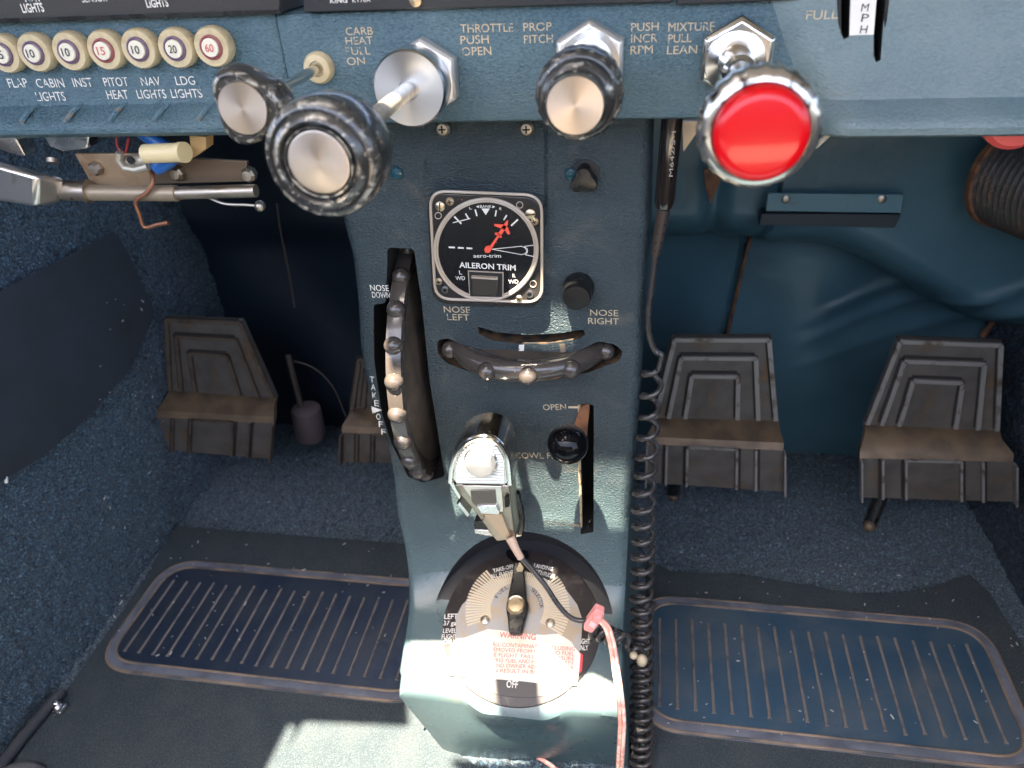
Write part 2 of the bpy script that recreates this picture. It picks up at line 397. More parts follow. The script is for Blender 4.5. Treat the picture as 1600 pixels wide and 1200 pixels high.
# worn drip lip with ribs on the left and right
def lip_ribs(px, plane_pts, name, mt):
    m = name
    for (x0, y0), (x1, y1), Y0, Y1 in plane_pts:
        A, B = PY(Y0)(x0, y0), PY(Y1)(x1, y1)
        A = A + np.array([0, .0006, 0]); B = B + np.array([0, .0003, 0]); mid = (A + B) / 2 + np.array([0, -.0008, .0012])
        m.tube(smooth_path([A, mid, B], 5), .0017, 8, 1)
ribs = []
for k in range(-1, 6):
    x = 55 + 69 * k
    ribs.append(((x + 5, 164 - k * .6), (x - 22, 192 - k * .6), .4758, .4575))
lip_ribs(0, ribs, b, teal_lip)
b.build('switch_face', [teal, teal_lip], panel)
# right part of the panel: stands proud and flares towards the seat
rprof = [(.62, .72), (.474, .72), (.4715, .66), (.4675, .608), (.4665, .604), (.4555, .5975), (.4525, .595), (.4512, .592), (.4525, .588), (.457, .5858), (.464, .5852), (.62, .5852)]
x_top = pf(1240, 20)[0]; x_bot = pf(1292, 190)[0]
def xl(z): return x_top + (x_bot - x_top) * np.clip((.652 - z) / .05, -.3, 1.05)
rings = []
for off, bl in [(-.020, 1.), (-.015, .88), (-.010, .62), (-.005, .32), (.000, .12), (.006, .02), (.02, 0), (.10, 0), (.22, 0), (.34, 0), (.46, 0)]:
    rings.append([(xl(p[1]) + off, p[0] + bl * max(.4785 - p[0], 0), p[1]) for p in rprof])
rm = MB().loft(rings)
ribs = [((1363 + 101 * k, 156 + k), (1375 + 101 * k, 187 + k), .4665, .4535) for k in range(4)]
lip_ribs(0, ribs, rm, teal_lip)
rp = rm.build('right_face', [teal_right_lit, teal_lip], None)
fr = PY(.4715)
cuts = []
for poly in [[(1313, -30), (1329, -30), (1327, 56), (1317, 61), (1312, 50)], [(1366, -30), (1385, -30), (1380, 30), (1374, 92), (1367, 96), (1363, 85)]]:
    cuts.append((MB().prism([fr(x, y) + np.array([0, -.02, 0]) for x, y in poly], (0, .06, 0)), black))
cut(rp, cuts)
rp.parent = panel; rp.matrix_parent_inverse = Matrix.Translation(-panel.location)
for pts in ([(1311, -10), (1312, 50), (1318, 62), (1327, 58)], [(1363, -10), (1363, 86), (1369, 98), (1376, 92), (1383, 30), (1387, -10)]):
    MB().tube(smooth_path([fr(x, y, .0005) for x, y in pts], 6), .0011, 8).build('slot_edge', blackp, panel)
# crack between the left and the centre part
MB().box((-.1, .545, .82), (1.25, .05, .19)).build('upper_face', teal, panel, bevel=.004)
# lettering of the panel
lt = MB()
for s_, x0, x1, y in [('CARB', 541, 583, 55), ('HEAT', 541, 583, 70), ('PULL', 541, 579, 86), ('ON', 543, 571, 102)]:
    lt.text(s_, (x0, y), (x1, y - 1), 12, pf)
lt.build('carburettor_lettering', letter, panel, 0)
for nm, rows in (('throttle_lettering', [('THROTTLE', 720, 802, 51), ('PUSH', 720, 764, 69), ('OPEN', 722, 768, 87)]),
                 ('propeller_lettering', [('PROP', 818, 862, 49), ('PITCH', 819, 864, 68)]),
                 ('propeller_lettering', [('PUSH', 986, 1029, 49), ('INCR', 986, 1027, 67), ('RPM', 985, 1020, 85)]),
                 ('mixture_lettering', [('MIXTURE', 1044, 1116, 49), ('PULL', 1044, 1080, 67), ('LEAN', 1042, 1089, 85)])):
    lt = MB()
    for s_, x0, x1, y in rows: lt.text(s_, (x0, y), (x1, y - 1.5), 13, pf)
    lt.build(nm, letter, panel, 0)
lt = MB()
for s_, x0, x1, y in [('FLAP', 15, 45, 137), ('CABIN', 59, 102, 137), ('LIGHTS', 59, 104, 158), ('INST', 116, 146, 136), ('PITOT', 164, 202, 135), ('HEAT', 169, 202, 155),
                      ('NAV', 222, 252, 134), ('LIGHTS', 216, 261, 154), ('LDG', 276, 306, 133), ('LIGHTS', 269, 317, 153), ('T', -6, 2, 138)]:
    lt.text(s_, (x0, y), (x1, y - .6), 13, pf)
lt.build('breaker_lettering', letterw, panel, 0)
lt = MB().text('FULL', (1259, 31), (1309, 29), 14, fr, .0012); lt.build('flap_lettering', letter, panel, 0)

# label between the flap slots
q = [(1330, -20), (1371, -20), (1364, 69), (1327, 67)]
lab = thing('scale_label', fr(1348, 30), 'white paper strip reading MPH between two black slots', 'label')
MB().prism([fr(x, y, .0018) for x, y in q], (0, .0016, 0)).build('paper', paperw, lab)
for s_, x, y in [('M', 1345, 18), ('P', 1345, 34), ('H', 1343, 52)]: MB().text(s_, (x, y), (x + 11, y), 12, fr, .0021).build('letter', ink, lab, 0)

# black unit faces above the panel
def unit_face(name, pts, Y, mt, label, cat):
    t = thing(name, PY(Y)(*pts[2]), label, cat)
    MB().prism([PY(Y)(x, y) for x, y in pts], (0, .05, 0)).build('face', mt, t, bevel=.0008)
    return t
pl = PY(.470)
t = unit_face('switch_placard', [(-60, -60), (439, -60), (437, 22), (-60, 38)], .470, radio_m, 'brown black strip reading LIGHTS above the circuit breakers', 'switch placard')
MB().text('LIGHTS', (36, 20), (70, 18), 13, pl, bold=.02).text('NAV', (40, 3), (66, 2), 10, pl, bold=.02).build('lettering', letterw, t, 0)
MB().text('LIGHTS', (230, 12), (264, 10), 12, pl, bold=.02).build('lettering', letterw, t, 0)
MB().text('SENSOR', (129, 4), (168, 2), 12, pl).build('lettering', letterw, t, 0)
MB().prism([pl(x, y, .001) for x, y in [(-60, 31), (438, 15), (438, 22), (-60, 38)]], (0, .002, 0)).build('lower_edge', blackp, t)
t = unit_face('radio_unit', [(470, -60), (1052, -60), (1050, 4), (474, 20)], .470, blackm, 'black radio bottom edge reading KING above the throttle', 'radio')
lt = MB().text('KING', (516, 5), (543, 4), 8, pl, bold=.02).text('KT76A', (551, 4), (579, 3), 7, pl); lt.build('lettering', letterw, t, 0)
MB().lathe([(.0001, 0), (.0035, 0), (.0035, .002), (.0001, .003)], pl(650, 0), (0, -1, 0), 16).build('screw', brass, t)
t = unit_face('radio_unit', [(1058, -60), (1248, -60), (1250, 0), (1056, 8)], .470, blackm, 'black unit edge above the red mixture knob', 'radio')
MB().box(pl(457, -5) + np.array([0, .03, 0]), (.012, .04, .05)).build('gap', black, t)
bpy.data.objects.remove(t.children[-1])

# ------------------------------------------------------------------ circuit breakers
br = [(14, 82, '15', purple, 0), (62, 80, '10', purple, 0), (116, 78, '10', purple, 0), (170, 76, '15', redring, 1), (223, 74, '10', purple, 0), (280, 73, '20', purple, 0), (336, 71, '60', redring, 1)]
bl = ['ivory circuit breaker marked 15 above FLAP, cut by the left edge', 'ivory circuit breaker marked 10 above CABIN LIGHTS', 'ivory circuit breaker marked 10 above INST',
      'ivory circuit breaker with red ring and faded 15 above PITOT HEAT', 'ivory circuit breaker marked 10 above NAV LIGHTS', 'ivory circuit breaker marked 20 above LDG LIGHTS', 'ivory circuit breaker with worn orange 60, rightmost of the row']
for (x, y, s_, rm, faded), lab in zip(br, bl):
    c = pf(x + 5, y - 1); t = thing('circuit_breaker', c, lab, 'circuit breaker', 'circuit breakers in a row')
    ax = (0, -1, 0)
    MB().lathe([(.0113, 0), (.0116, .002), (.0116, .0075), (.0108, .0088), (.0072, .0088), (.0068, .006)], c, ax, 64, wob=lambda tt, r, h: 1 + (.018 * math.cos(32 * tt) if r > .011 else 0)).build('collar', ivory, t)
    MB().lathe([(.0072, .005), (.0071, .0098), (.0063, .0102), (.0056, .0095), (.0054, .005)], c, ax, 40).build('ring', rm, t)
    MB().lathe([(.0055, .005), (.0054, .0105), (.0050, .011), (.0001, .0111)], c, ax, 40).build('button', white, t)
    w = 11 if s_ != '60' else 12
    pb = PY(c[1] - .0113); cc = np.array(c) + np.array([0, -.0113, 0])
    # numeral centred on the button
    cq = RW.T @ (cc - EYE); px_, py_ = CX + FPX * cq[0] / -cq[2], CY - FPX * cq[1] / -cq[2]
    MB().text(s_, (px_ - w * .55 + 1, py_ + 6), (px_ + w * .55 + 1, py_ + 6), 12, pb, .0001, bold=.012).build('numeral', inkred if faded else ink, t, 0)

# ------------------------------------------------------------------ engine controls
def hexn(c, r, h, rot=0, ch=.12):
    m = MB(); rings = []
    for rr, hh in [(1, 0), (1, h * .8), (1 - ch, h), ]:
        rings.append([np.array(c) + np.array([rr * r * math.cos(rot + k * math.pi / 3), -hh, rr * r * math.sin(rot + k * math.pi / 3)]) for k in range(6)])
    return m.loft(rings)
AX = (0, -1, 0)
def at(c, Y): return np.array([c[0], Y, c[2]])
# throttle
c = pf(658, 124); t = thing('throttle', c, 'large black throttle knob with turned metal cap on a long shaft', 'throttle')
hexn(pf(667, 119), .0228, .011, .5).build('nut', mat('pale steel nut', (.70, .68, .66), .35, .7), t, 20, bevel=.0008)
MB().lathe([(.003, .011), (.0212, .011), (.0216, .0125), (.0216, .0265), (.0205, .028), (.006, .028), (.0055, .0265)], c, AX, 64).build('friction_disc', mat('turned disc', (.62, .64, .68), .26, 1., aniso=.8), t)
MB().lathe([(.0046, .02), (.0046, .134)], c, AX, 24).build('shaft', mat('worn shaft', (.62, .56, .46), .36, .75, wear=(300, (.30, .24, .16), .58, .7), bump=[(500, .3, .0006)]), t)
k = at(c, .344)
MB().lathe([(.0046, -.004), (.013, 0), (.0205, .004), (.0242, .010), (.0258, .020), (.0260, .028), (.0252, .0335), (.0238, .0358), (.0222, .0362), (.0215, .0352), (.0208, .0358), (.0192, .0384), (.0178, .039), (.0168, .0378), (.0164, .0350), (.0157, .0352), (.0151, .0374), (.0145, .0374), (.0140, .034)], k, AX, 72).build('grip', rubber, t, 50)
MB().lathe([(.0139, .033), (.0139, .0362), (.0135, .0372), (.0127, .0374), (.0001, .0374)], k, AX, 64).build('cap', brushed, t)
# carburettor heat
c = pf(500, 105); t = thing('carburettor_heat_knob', c, 'small three sided black knob with metal cap, leftmost of the pull controls', 'control knob')
MB().lathe([(.0094, 0), (.0094, .003), (.0080, .0055), (.0046, .006), (.0042, .004)], c, AX, 40).build('bushing', ivory, t)
MB().lathe([(.0030, .0), (.0030, .075)], c, AX, 20).build('shaft', chrome, t)
k = at(c, .394)
def tri(r, h):
    return [k + np.array([0, -h, 0]) + r * (1 + .13 * math.cos(3 * (a - 2.15)) + .0 * a) * np.array([math.cos(a), 0, math.sin(a)]) for a in np.linspace(0, 2 * math.pi, 72, endpoint=False)]
MB().loft([tri(.004, -.004), tri(.012, -.001), tri(.0168, .003), tri(.0182, .008), tri(.0184, .016), tri(.0175, .0205), tri(.0158, .0225), tri(.0148, .0225), tri(.0142, .0215)]).build('grip', wornrim, t, 50)
MB().lathe([(.0131, .018), (.0131, .0232), (.0126, .0240), (.0001, .0241)], k, AX, 64).build('cap', brushed, t)
# propeller pitch
c = pf(926, 93); t = thing('propeller_pitch_knob', c, 'black stepped propeller pitch knob with concentric turned silver cap below hexagonal nut', 'control knob')
hexn(pf(923, 91), .0218, .012, .52).build('nut', mat('pale nut', (.72, .70, .68), .35, .8), t, 20, bevel=.0008)
MB().lathe([(.0165, .012), (.0165, .0135), (.013, .014), (.012, .05), (.0001, .05)], pf(924, 91), AX, 48).build('boss', chrome, t)
k = at(c, .408)
MB().lathe([(.006, 0), (.0175, .001), (.0200, .004), (.0203, .010), (.0207, .012), (.0213, .016), (.0211, .024), (.0199, .0275), (.0190, .0282), (.0180, .0285), (.0174, .033), (.0166, .0350), (.0150, .0356), (.0142, .0362), (.0138, .0415), (.0134, .042)], k, AX, 80, wob=lambda tt, r, h: 1 + (.012 * math.cos(20 * tt) if .0198 < r else 0)).build('grip', wornrim, t, 50)
MB().lathe([(.0134, .036), (.0134, .0435), (.0129, .0445), (.0001, .0445)], k, AX, 64).build('cap', brushed, t)
# mixture
c = pf(1141, 92); t = thing('mixture_knob', c, 'large bright red mixture knob with scalloped chrome rim', 'control knob')
hexn(pf(1150, 88), .0222, .011, .5).build('nut', chrome, t, 20, bevel=.0008)
MB().lathe([(.0165, .011), (.016, .0125), (.0125, .0135), (.0095, .015), (.0088, .04), (.0070, .042), (.0065, .12), (.0001, .12)], pf(1146, 91), AX, 48).build('shaft', chrome, t)
k = at(c, .343)
MB().lathe([(.006, -.008), (.0125, -.004), (.0185, .001), (.0225, .006), (.0242, .011), (.0244, .015), (.0238, .0185), (.0226, .0205), (.0208, .0218), (.0192, .0222), (.0184, .0205)], k, AX, 96, wob=lambda tt, r, h: 1 + (.016 * math.cos(24 * tt) if r > .0235 else 0)).build('rim', mat('worn chrome rim', (.60, .57, .52), .2, .9, wear=(130, (.06, .05, .045), .52, .62)), t, 50)
MB().lathe([(.0184, .016), (.0186, .0235), (.0182, .0262), (.0170, .0282), (.0138, .0292), (.0001, .0294)], k, AX, 72).build('cap', redcap, t, 60)

# ------------------------------------------------------------------ pedestal
tilt = math.radians(20)
shelf = Plane((0, .40, .129), (0, -math.sin(tilt), math.cos(tilt)))
Ledge = [(522, 195), (528, 300), (533, 345), (548, 400), (556, 470), (560, 540), (570, 600), (583, 640), (603, 690), (617, 740), (628, 800), (640, 870)]
Redge = [(1022, 195), (1018, 340), (1010, 450), (1002, 600), (994, 700), (987, 800), (980, 880)]
LP = np.array([fp(*p) for p in Ledge]); RP = np.array([fp(*p) for p in Redge])
def XL(z): return np.interp(z, LP[::-1, 2], LP[::-1, 0])
def XR(z): return np.interp(z, RP[::-1, 2], RP[::-1, 0])
SL = np.array([shelf(*p) for p in [(646, 900), (636, 960), (624, 1040), (622, 1068)]]); SR = np.array([shelf(*p) for p in [(979, 905), (976, 960), (974, 1040), (972, 1078)]])
def XLs(y): return np.interp(y, SL[::-1, 1], SL[::-1, 0])
def XRs(y): return np.interp(y, SR[::-1, 1], SR[::-1, 0])
zf = lambda y: .129 + (y - .40) * math.tan(tilt)
rows = []
us = np.concatenate([[0, .008, .02, .035, .055], np.linspace(.08, .92, 58), [.945, .965, .98, .992, 1]])
c1 = [fp(*p) for p in [(608, 690), (722, 852)]]; c2 = [fp(*p) for p in [(1012, 720), (940, 915)]]
def flare(x, z):
    (ax, _, az), (bx, _, bz) = c1; d = -((bx-ax)*(z-az) - (bz-az)*(x-ax)) / math.hypot(bx-ax, bz-az)
    (ax, _, az), (bx, _, bz) = c2; e = ((bx-ax)*(z-az) - (bz-az)*(x-ax)) / math.hypot(bx-ax, bz-az)
    return -.55 * max(d, 0) - .45 * max(e, 0)
def rnd(u, w, r=.009):
    d = min(u, 1 - u) * w
    return 0 if d >= r else r - math.sqrt(max(0, r * r - (r - d) ** 2))
ZB = zf(FACE_Y)
def facerow(z):
    l, r = XL(z), XR(z); out = []
    for u in us:
        x = l + (r - l) * u; y = FACE_Y + rnd(u, r - l)
        y += flare(x, z)
        # slim raised field in the middle of the upper part
        a, b_ = fp(664, 260)[0], fp(853, 260)[0]
        y += .0022 * (sstep(a - .0012, a + .0012, x) - sstep(b_ - .0012, b_ + .0012, x)) * sstep(.505, .512, z)
        # lower field starts a step lower
        y -= .0022 * sstep(fp(860, 333)[2] + .001, fp(860, 333)[2] - .004, z)
        out.append((x, y, z))
    return out
for z in list(np.linspace(.606, ZB + .062, 84)): rows.append(facerow(z))
def shelfrow(y, lift=0.):
    l, r = XLs(y), XRs(y); out = []
    for u in us:
        x = l + (r - l) * u
        out.append((x, y, zf(y) + lift - rnd(u, r - l, .007) * .8))
    return out
fb = facerow(ZB + .062); sb = shelfrow(.464)
for t_ in np.linspace(0, 1, 16)[1:-1]:
    rows.append([((1-t_)**2*np.array(a) + 2*t_*(1-t_)*np.array([a[0]*.4 + b_[0]*.6, a[1] - .006, b_[2] + .018]) + t_*t_*np.array(b_)) for a, b_ in zip(fb, sb)])
for y in np.linspace(.464, .415, 18): rows.append(shelfrow(y))
bx0, bx1 = shelf(748, 1092)[0], shelf(862, 1090)[0]
def bulge(x): return .011 * sstep(bx0 - .02, bx0 + .008, x) * (1 - sstep(bx1 - .008, bx1 + .02, x))
eL, eR = SL[-1], SR[-1]; fL = PZ(-.001)(690, 1180); fR = PZ(-.001)(985, 1196)
for a in np.linspace(0, 1, 7)[1:]:
    th = a * math.radians(95); rr = .0085; row = []
    for u in us:
        x = eL[0] + (eR[0] - eL[0]) * u; yb = .415
        row.append((x, yb - rr * math.sin(th) - (.415 - .40 - rr) * a - bulge(x) * a, zf(.415) - (.415-.40) * math.tan(tilt) * a - rr * (1 - math.cos(th)) - rnd(u, eR[0]-eL[0], .007) * .8))
    rows.append(row)
last = rows[-1]
for t_ in np.linspace(0, 1, 16)[1:]:
    row = []
    for i, u in enumerate(us):
        x0, y0, z0 = last[i]; b_ = fL + (fR - fL) * u
        xx = x0 + (b_[0] - x0) * t_; yy = (y0 + bulge(x0)) + (b_[1] - y0 - bulge(x0)) * t_ - bulge(x0) * (1 - sstep(0, .35, t_)) - .006 * math.sin(math.pi * t_) * math.sin(math.pi * u)
        row.append((xx, yy + rnd(u, b_[0] - eL[0] if b_[0] > eL[0] else .2, .006) * t_, z0 + (b_[2] - z0) * t_))
    rows.append(row)
P = np.array([[np.array(p, float) for p in r] for r in rows])
pb = MB(); H, W = P.shape[:2]
pb.grid(P[:, ::-1])
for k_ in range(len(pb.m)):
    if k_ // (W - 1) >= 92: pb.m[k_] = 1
# sides and back so the pedestal is a closed body
bd = [(0, j) for j in range(W)] + [(i, W-1) for i in range(1, H)] + [(H-1, j) for j in range(W-2, -1, -1)] + [(i, 0) for i in range(H-2, 0, -1)]
idx = lambda i, j: i * W + (W - 1 - j)
n0 = len(pb.v); back = []
for i, j in bd:
    p = P[i, j]; pb.v.append((float(p[0]), .74, float(p[2]))); 
nb = len(bd)
for k in range(nb):
    a, b_ = idx(*bd[k]), idx(*bd[(k+1) % nb]); pb.f.append((a, b_, n0 + (k+1) % nb, n0 + k)); pb.m.append(0)
pb.f.append(tuple(n0 + k for k in range(nb))); pb.m.append(0)
ped = thing('control_pedestal', (-.1, .45, 0), 'blue grey centre pedestal with trim wheels and fuel selector shelf', 'pedestal')
teal_base_lit = mat('smooth lit base vinyl', (.058, .094, .100), .30, bump=[(700, .25, .0006)], var=(18, (.075, .11, .112), .4, .75), wear=(26, (.13, .13, .105), .60, .80), rvar=.05)  # paler copy of the pedestal vinyl; light on the base put into its colour
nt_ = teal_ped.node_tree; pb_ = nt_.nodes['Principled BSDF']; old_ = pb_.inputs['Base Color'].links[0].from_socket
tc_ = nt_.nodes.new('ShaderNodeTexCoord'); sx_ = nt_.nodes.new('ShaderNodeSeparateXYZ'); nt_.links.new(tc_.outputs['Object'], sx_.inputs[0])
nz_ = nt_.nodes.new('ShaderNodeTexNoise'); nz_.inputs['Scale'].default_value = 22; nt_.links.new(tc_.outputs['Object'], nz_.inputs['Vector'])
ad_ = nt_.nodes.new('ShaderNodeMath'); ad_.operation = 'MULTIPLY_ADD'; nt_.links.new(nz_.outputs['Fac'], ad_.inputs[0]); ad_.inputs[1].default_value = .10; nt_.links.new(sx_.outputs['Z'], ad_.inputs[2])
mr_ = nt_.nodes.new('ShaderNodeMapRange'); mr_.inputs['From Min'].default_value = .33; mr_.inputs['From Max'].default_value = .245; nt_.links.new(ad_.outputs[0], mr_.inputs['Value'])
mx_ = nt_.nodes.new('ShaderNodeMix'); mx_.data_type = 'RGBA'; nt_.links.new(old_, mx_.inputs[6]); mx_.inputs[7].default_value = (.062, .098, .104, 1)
nt_.links.new(mr_.outputs[0], mx_.inputs[0]); nt_.links.new(mx_.outputs[2], pb_.inputs['Base Color'])      # same vinyl made paler towards the foot: light put into the colour
body = pb.build('shell', [teal_ped, teal_base_lit], None)
import bmesh
bm = bmesh.new(); bm.from_mesh(body.data); bmesh.ops.recalc_face_normals(bm, faces=bm.faces); bm.to_mesh(body.data); bm.free()
WX, WY, WZ, WR = -.1874, .592, .3633, .117          # pitch trim wheel
slots = []
def slot(pts, depth, m, r=.003, front=.06):
    slots.append((MB().prism(round_poly([fp(x, y) + np.array([0, -front, 0]) for x, y in pts], r, 3), (0, front + depth, 0)), m))
slot([(607, 385), (648, 387), (660, 470), (672, 590), (696, 742), (662, 752), (640, 742), (612, 690), (597, 640), (586, 560), (585, 474), (604, 472)], .10, black)
slot([(684, 530), (700, 526), (728, 538), (760, 551), (800, 558), (850, 557), (900, 548), (935, 531), (962, 536), (974, 548), (968, 562), (945, 570), (920, 580), (830, 590), (740, 580), (700, 566), (685, 552)], .05, rust_edge)
slot([(747, 508), (775, 517), (820, 521), (870, 519), (912, 513), (915, 521), (905, 527), (860, 535), (815, 535), (770, 530), (749, 520)], .022, rust_edge, .001)
slot([(905, 628), (928, 631), (928, 826), (908, 829)], .05, black, .001)
dc = np.array([-.0965, .4605, zf(.4605)]); dn = shelf.n
slots.append((MB().lathe([(.0835 * math.cos(a), .0012 + .0815 * math.sin(a)) for a in np.linspace(0, 1.555, 22)], dc, dn, 96), mat('shaded selector recess', (.014, .015, .018), .35)))  # shade inside the recess put into a near-black colour
cut(body, slots)
body.parent = ped; body.matrix_parent_inverse = Matrix.Translation(-ped.location)
body.data.name = 'shell'
# pedestal markings
lt = MB()
for s_, x0, x1, y, ch in [('NOSE', 579, 608, 454, 9), ('DOWN', 582, 610, 465, 9)]: lt.text(s_, (x0, y), (x1, y + 1), ch, fp, .0028)
lt.build('nose_down_lettering', letterw, ped, 0); lt = MB()
for s_, x, y in [('T', 578, 597), ('A', 580, 609), ('K', 582, 622), ('E', 585, 634), ('O', 588, 655), ('F', 592, 667), ('F', 596, 679)]: lt.text(s_, (x, y), (x + 7, y + 1), 9, fp, .0028)
lt.build('take_off_lettering', letterw, ped, 0)
MB().prism([fp(x, y, .0030) for x, y in [(580, 635), (597, 641), (582, 646)]], (0, .0003, 0)).build('take_off_mark', letterw, ped, 0)
lt = MB()
for s_, x0, x1, y in [('NOSE', 694, 735, 488), ('LEFT', 699, 734, 500)]: lt.text(s_, (x0, y), (x1, y + 1), 9.5, fp, .0027)
lt.build('nose_left_lettering', letter, ped, 0); lt = MB()
for s_, x0, x1, y in [('NOSE', 922, 966, 493), ('RIGHT', 919, 967, 506)]: lt.text(s_, (x0, y), (x1, y + 1), 9.5, fp, .0027)
lt.build('nose_right_lettering', letter, ped, 0)
MB().prism([fp(x, y, .0028) for x, y in [(811, 539), (819, 539), (818, 557), (810, 556)]], (0, .0003, 0)).build('trim_mark', letterw, ped, 0)
MB().prism([fp(x, y, .0028) for x, y in [(874, 538), (882, 537), (884, 550), (876, 551)]], (0, .0003, 0)).build('trim_mark', mat('worn mark', (.20, .15, .10), .7), ped, 0)
lt = MB()
MB().text('COWL FLAPS', (805, 716), (893, 717), 9, fp, .0027).build('cowl_flap_lettering', letter, ped, 0)
MB().text('CLOSED', (850, 819), (890, 822), 6, fp, .012).prism([fp(x, y, .0121) for x, y in [(892, 819), (905, 820), (905, 823), (892, 822)]], (0, .0003, 0)).build('closed_lettering', mat('faint lettering', (.22, .17, .11), .6), ped, 0)
lt.text('OPEN', (849, 641), (885, 640), 9, fp, .0027)
lt.prism([fp(x, y, .0028) for x, y in [(888, 635), (904, 635), (904, 638), (888, 638)]], (0, .0003, 0))
lt.build('open_lettering', letter, ped, 0)
MB().tube(smooth_path([fp(x, y, .0024) for x, y in [(905, 632), (905, 700), (907, 770), (908, 824)]], 8), .0012, 8).build('worn_slot_edge', mat('bare slot edge', (.36, .27, .16), .5, wear=(200, (.12, .08, .05), .5, .6)), ped)
MB().prism([fp(x, y, -.018) for x, y in [(847, 518), (851, 518), (853, 534), (848, 534)]], (0, .002, 0)).build('trim_pointer', letterw, ped)

# small fittings on the pedestal
def plug(x, y, lab, r=.0045):
    c = fp(x, y); t = MB().lathe([(r, -.001), (r, .001), (r * .8, .0022), (r * .3, .0028), (.0001, .0029)], c, AX, 24).build('plug_button', mat('teal plug', (.012, .065, .085), .18, coat=.5))
    tag(t, lab, 'plug button')
plug(621, 270, 'small teal plug button on the pedestal right of the throttle knob')
plug(892, 271, 'small teal plug button beside the heart shaped black knob', .0042)
c = fp(914, 276); t = thing('black_knob', c, 'small heart shaped black knob below the propeller pitch knob', 'knob')
hs = [(a, 1 + .18 * math.cos(3 * (a - 3.7)) ) for a in np.linspace(0, 2 * math.pi, 48, endpoint=False)]
MB().loft([[c + np.array([0, -h, 0]) + r * k_ * np.array([math.cos(a), 0, math.sin(a)]) for a, k_ in hs] for r, h in [(.0082, -.001), (.0085, .010), (.0078, .012), (.004, .0126)]]).build('grip', blackp, t, 50)
MB().lathe([(.0098, -.001), (.0098, .0012), (.008, .0015)], c + np.array([.0005, 0, .002]), AX, 32).build('washer', blackm, t)
c = fp(905, 445); t = thing('black_knob', c, 'round knurled black knob above NOSE RIGHT', 'knob')
MB().lathe([(.0112, -.001), (.0112, .010), (.0106, .0110)], c, AX, 72, wob=lambda tt, r, h: 1 + .02 * math.cos(36 * tt)).build('knurled_ring', blackp, t)
MB().lathe([(.0104, .009), (.0101, .0215), (.0094, .023), (.0001, .0236)], c, AX, 48).build('cap', mat('satin black cap', (.008, .008, .008), .35), t)
for x, y, lab in [(692, 201, 'left of the two screws under the panel edge'), (823, 201, 'right of the two screws under the panel edge, by the pitch knob')]:
    c = fp(x, y, .003); t = MB().lathe([(.005, -.003), (.005, .001), (.0035, .0025), (.0001, .003)], c, AX, 24)
    t.box(c + np.array([0, -.003, 0]), (.005, .0008, .0009), mi=1); t.box(c + np.array([0, -.003, 0]), (.0009, .0008, .005), mi=1)
    tag(t.build('screw', [alud, black]), 'cross head screw, ' + lab, 'screw')

# pitch trim wheel
tw = thing('pitch_trim_wheel', (WX, WY, WZ), 'tall black trim wheel with ball grips in the left pedestal slot', 'trim wheel')
wt = MB()
wt.lathe([(WR - .016, -.0035), (WR - .004, -.0075), (WR + .0005, -.006), (WR + .0015, 0), (WR + .0005, .006), (WR - .004, .0075), (WR - .016, .0035)], (WX, WY, WZ), (1, 0, 0), 120, cap=False).build('rim', wheelm, tw, 60)
MB().lathe([(.02, -.003), (WR - .014, -.003), (WR - .013, 0), (WR - .014, .0045), (WR - .03, .007), (.02, .009)], (WX, WY, WZ), (1, 0, 0), 96).build('disc', wheeldust, tw, 60)
ph0 = math.atan2(PX(WX)(615, 540)[2] - WZ, PX(WX)(615, 540)[1] - WY)
for k in range(-7, 8):
    a = ph0 + k * math.radians(13.9)
    MB().sphere((WX, WY + (WR - .001) * math.cos(a), WZ + (WR - .001) * math.sin(a)), .0072, n=24, sq=(1.08, 1.04, 1.04)).build('ball_grip', wheelm, tw, 80)

# rudder trim wheel
RC = np.array([-.0905, .557, .402]); RR = .0695
rt = thing('rudder_trim_wheel', RC, 'horizontal black trim wheel with ball grips below the trim gauge', 'trim wheel')
MB().lathe([(RR - .017, -.004), (RR - .005, -.0085), (RR + .0005, -.006), (RR + .002, 0), (RR + .0005, .006), (RR - .005, .0085), (RR - .017, .004)], RC, (0, 0, 1), 120, cap=False).build('rim', wheelm, rt, 60)
MB().lathe([(.01, -.004), (RR - .015, -.004), (RR - .015, .004), (.01, .004)], RC, (0, 0, 1), 90).build('disc', wheeldust, rt)
pz = PZ(RC[2])
for x, y in [(703, 546), (757, 584), (825, 592), (893, 577), (941, 547)]:
    q = pz(x, y); a = math.atan2(q[1] - RC[1], q[0] - RC[0])
    MB().sphere(RC + (RR + .0005) * np.array([math.cos(a), math.sin(a), 0]), .0076, n=24).build('ball_grip', wheelm, rt, 80)

# ------------------------------------------------------------------ aileron trim gauge
GY = .5165; gp = PY(GY)
def gz(zx, zy): return (660 + zx / 6, 280 + zy / 6)
ga = thing('trim_gauge', gp(*gz(600, 640)), 'square clear bezel gauge reading AILERON TRIM with red aeroplane needle', 'gauge')
outer = round_poly([gp(*gz(*p)) for p in [(60, 95), (1125, 140), (1130, 1165), (115, 1130)]], .013, 8)
MB().prism(outer, (0, -.007, 0)).build('bezel', smoke, ga, bevel=.0008)
g1 = PY(GY - .0072)
def g1z(zx, zy, off=0): return g1(*gz(zx, zy), off)
ro = round_poly([g1z(*p) for p in [(68, 108), (1118, 150), (1122, 1155), (122, 1120)]], .0125, 8)
MB().tube(ro, .0011, 8, closed=True).build('bezel_edge', beige_edge, ga)
def ell(rx, off=0, n=80, cx_=597, cy_=660):
    return [g1z(cx_ + rx * math.cos(a), cy_ + rx * .99 * math.sin(a), off) for a in np.linspace(0, 2 * math.pi, n, endpoint=False)]
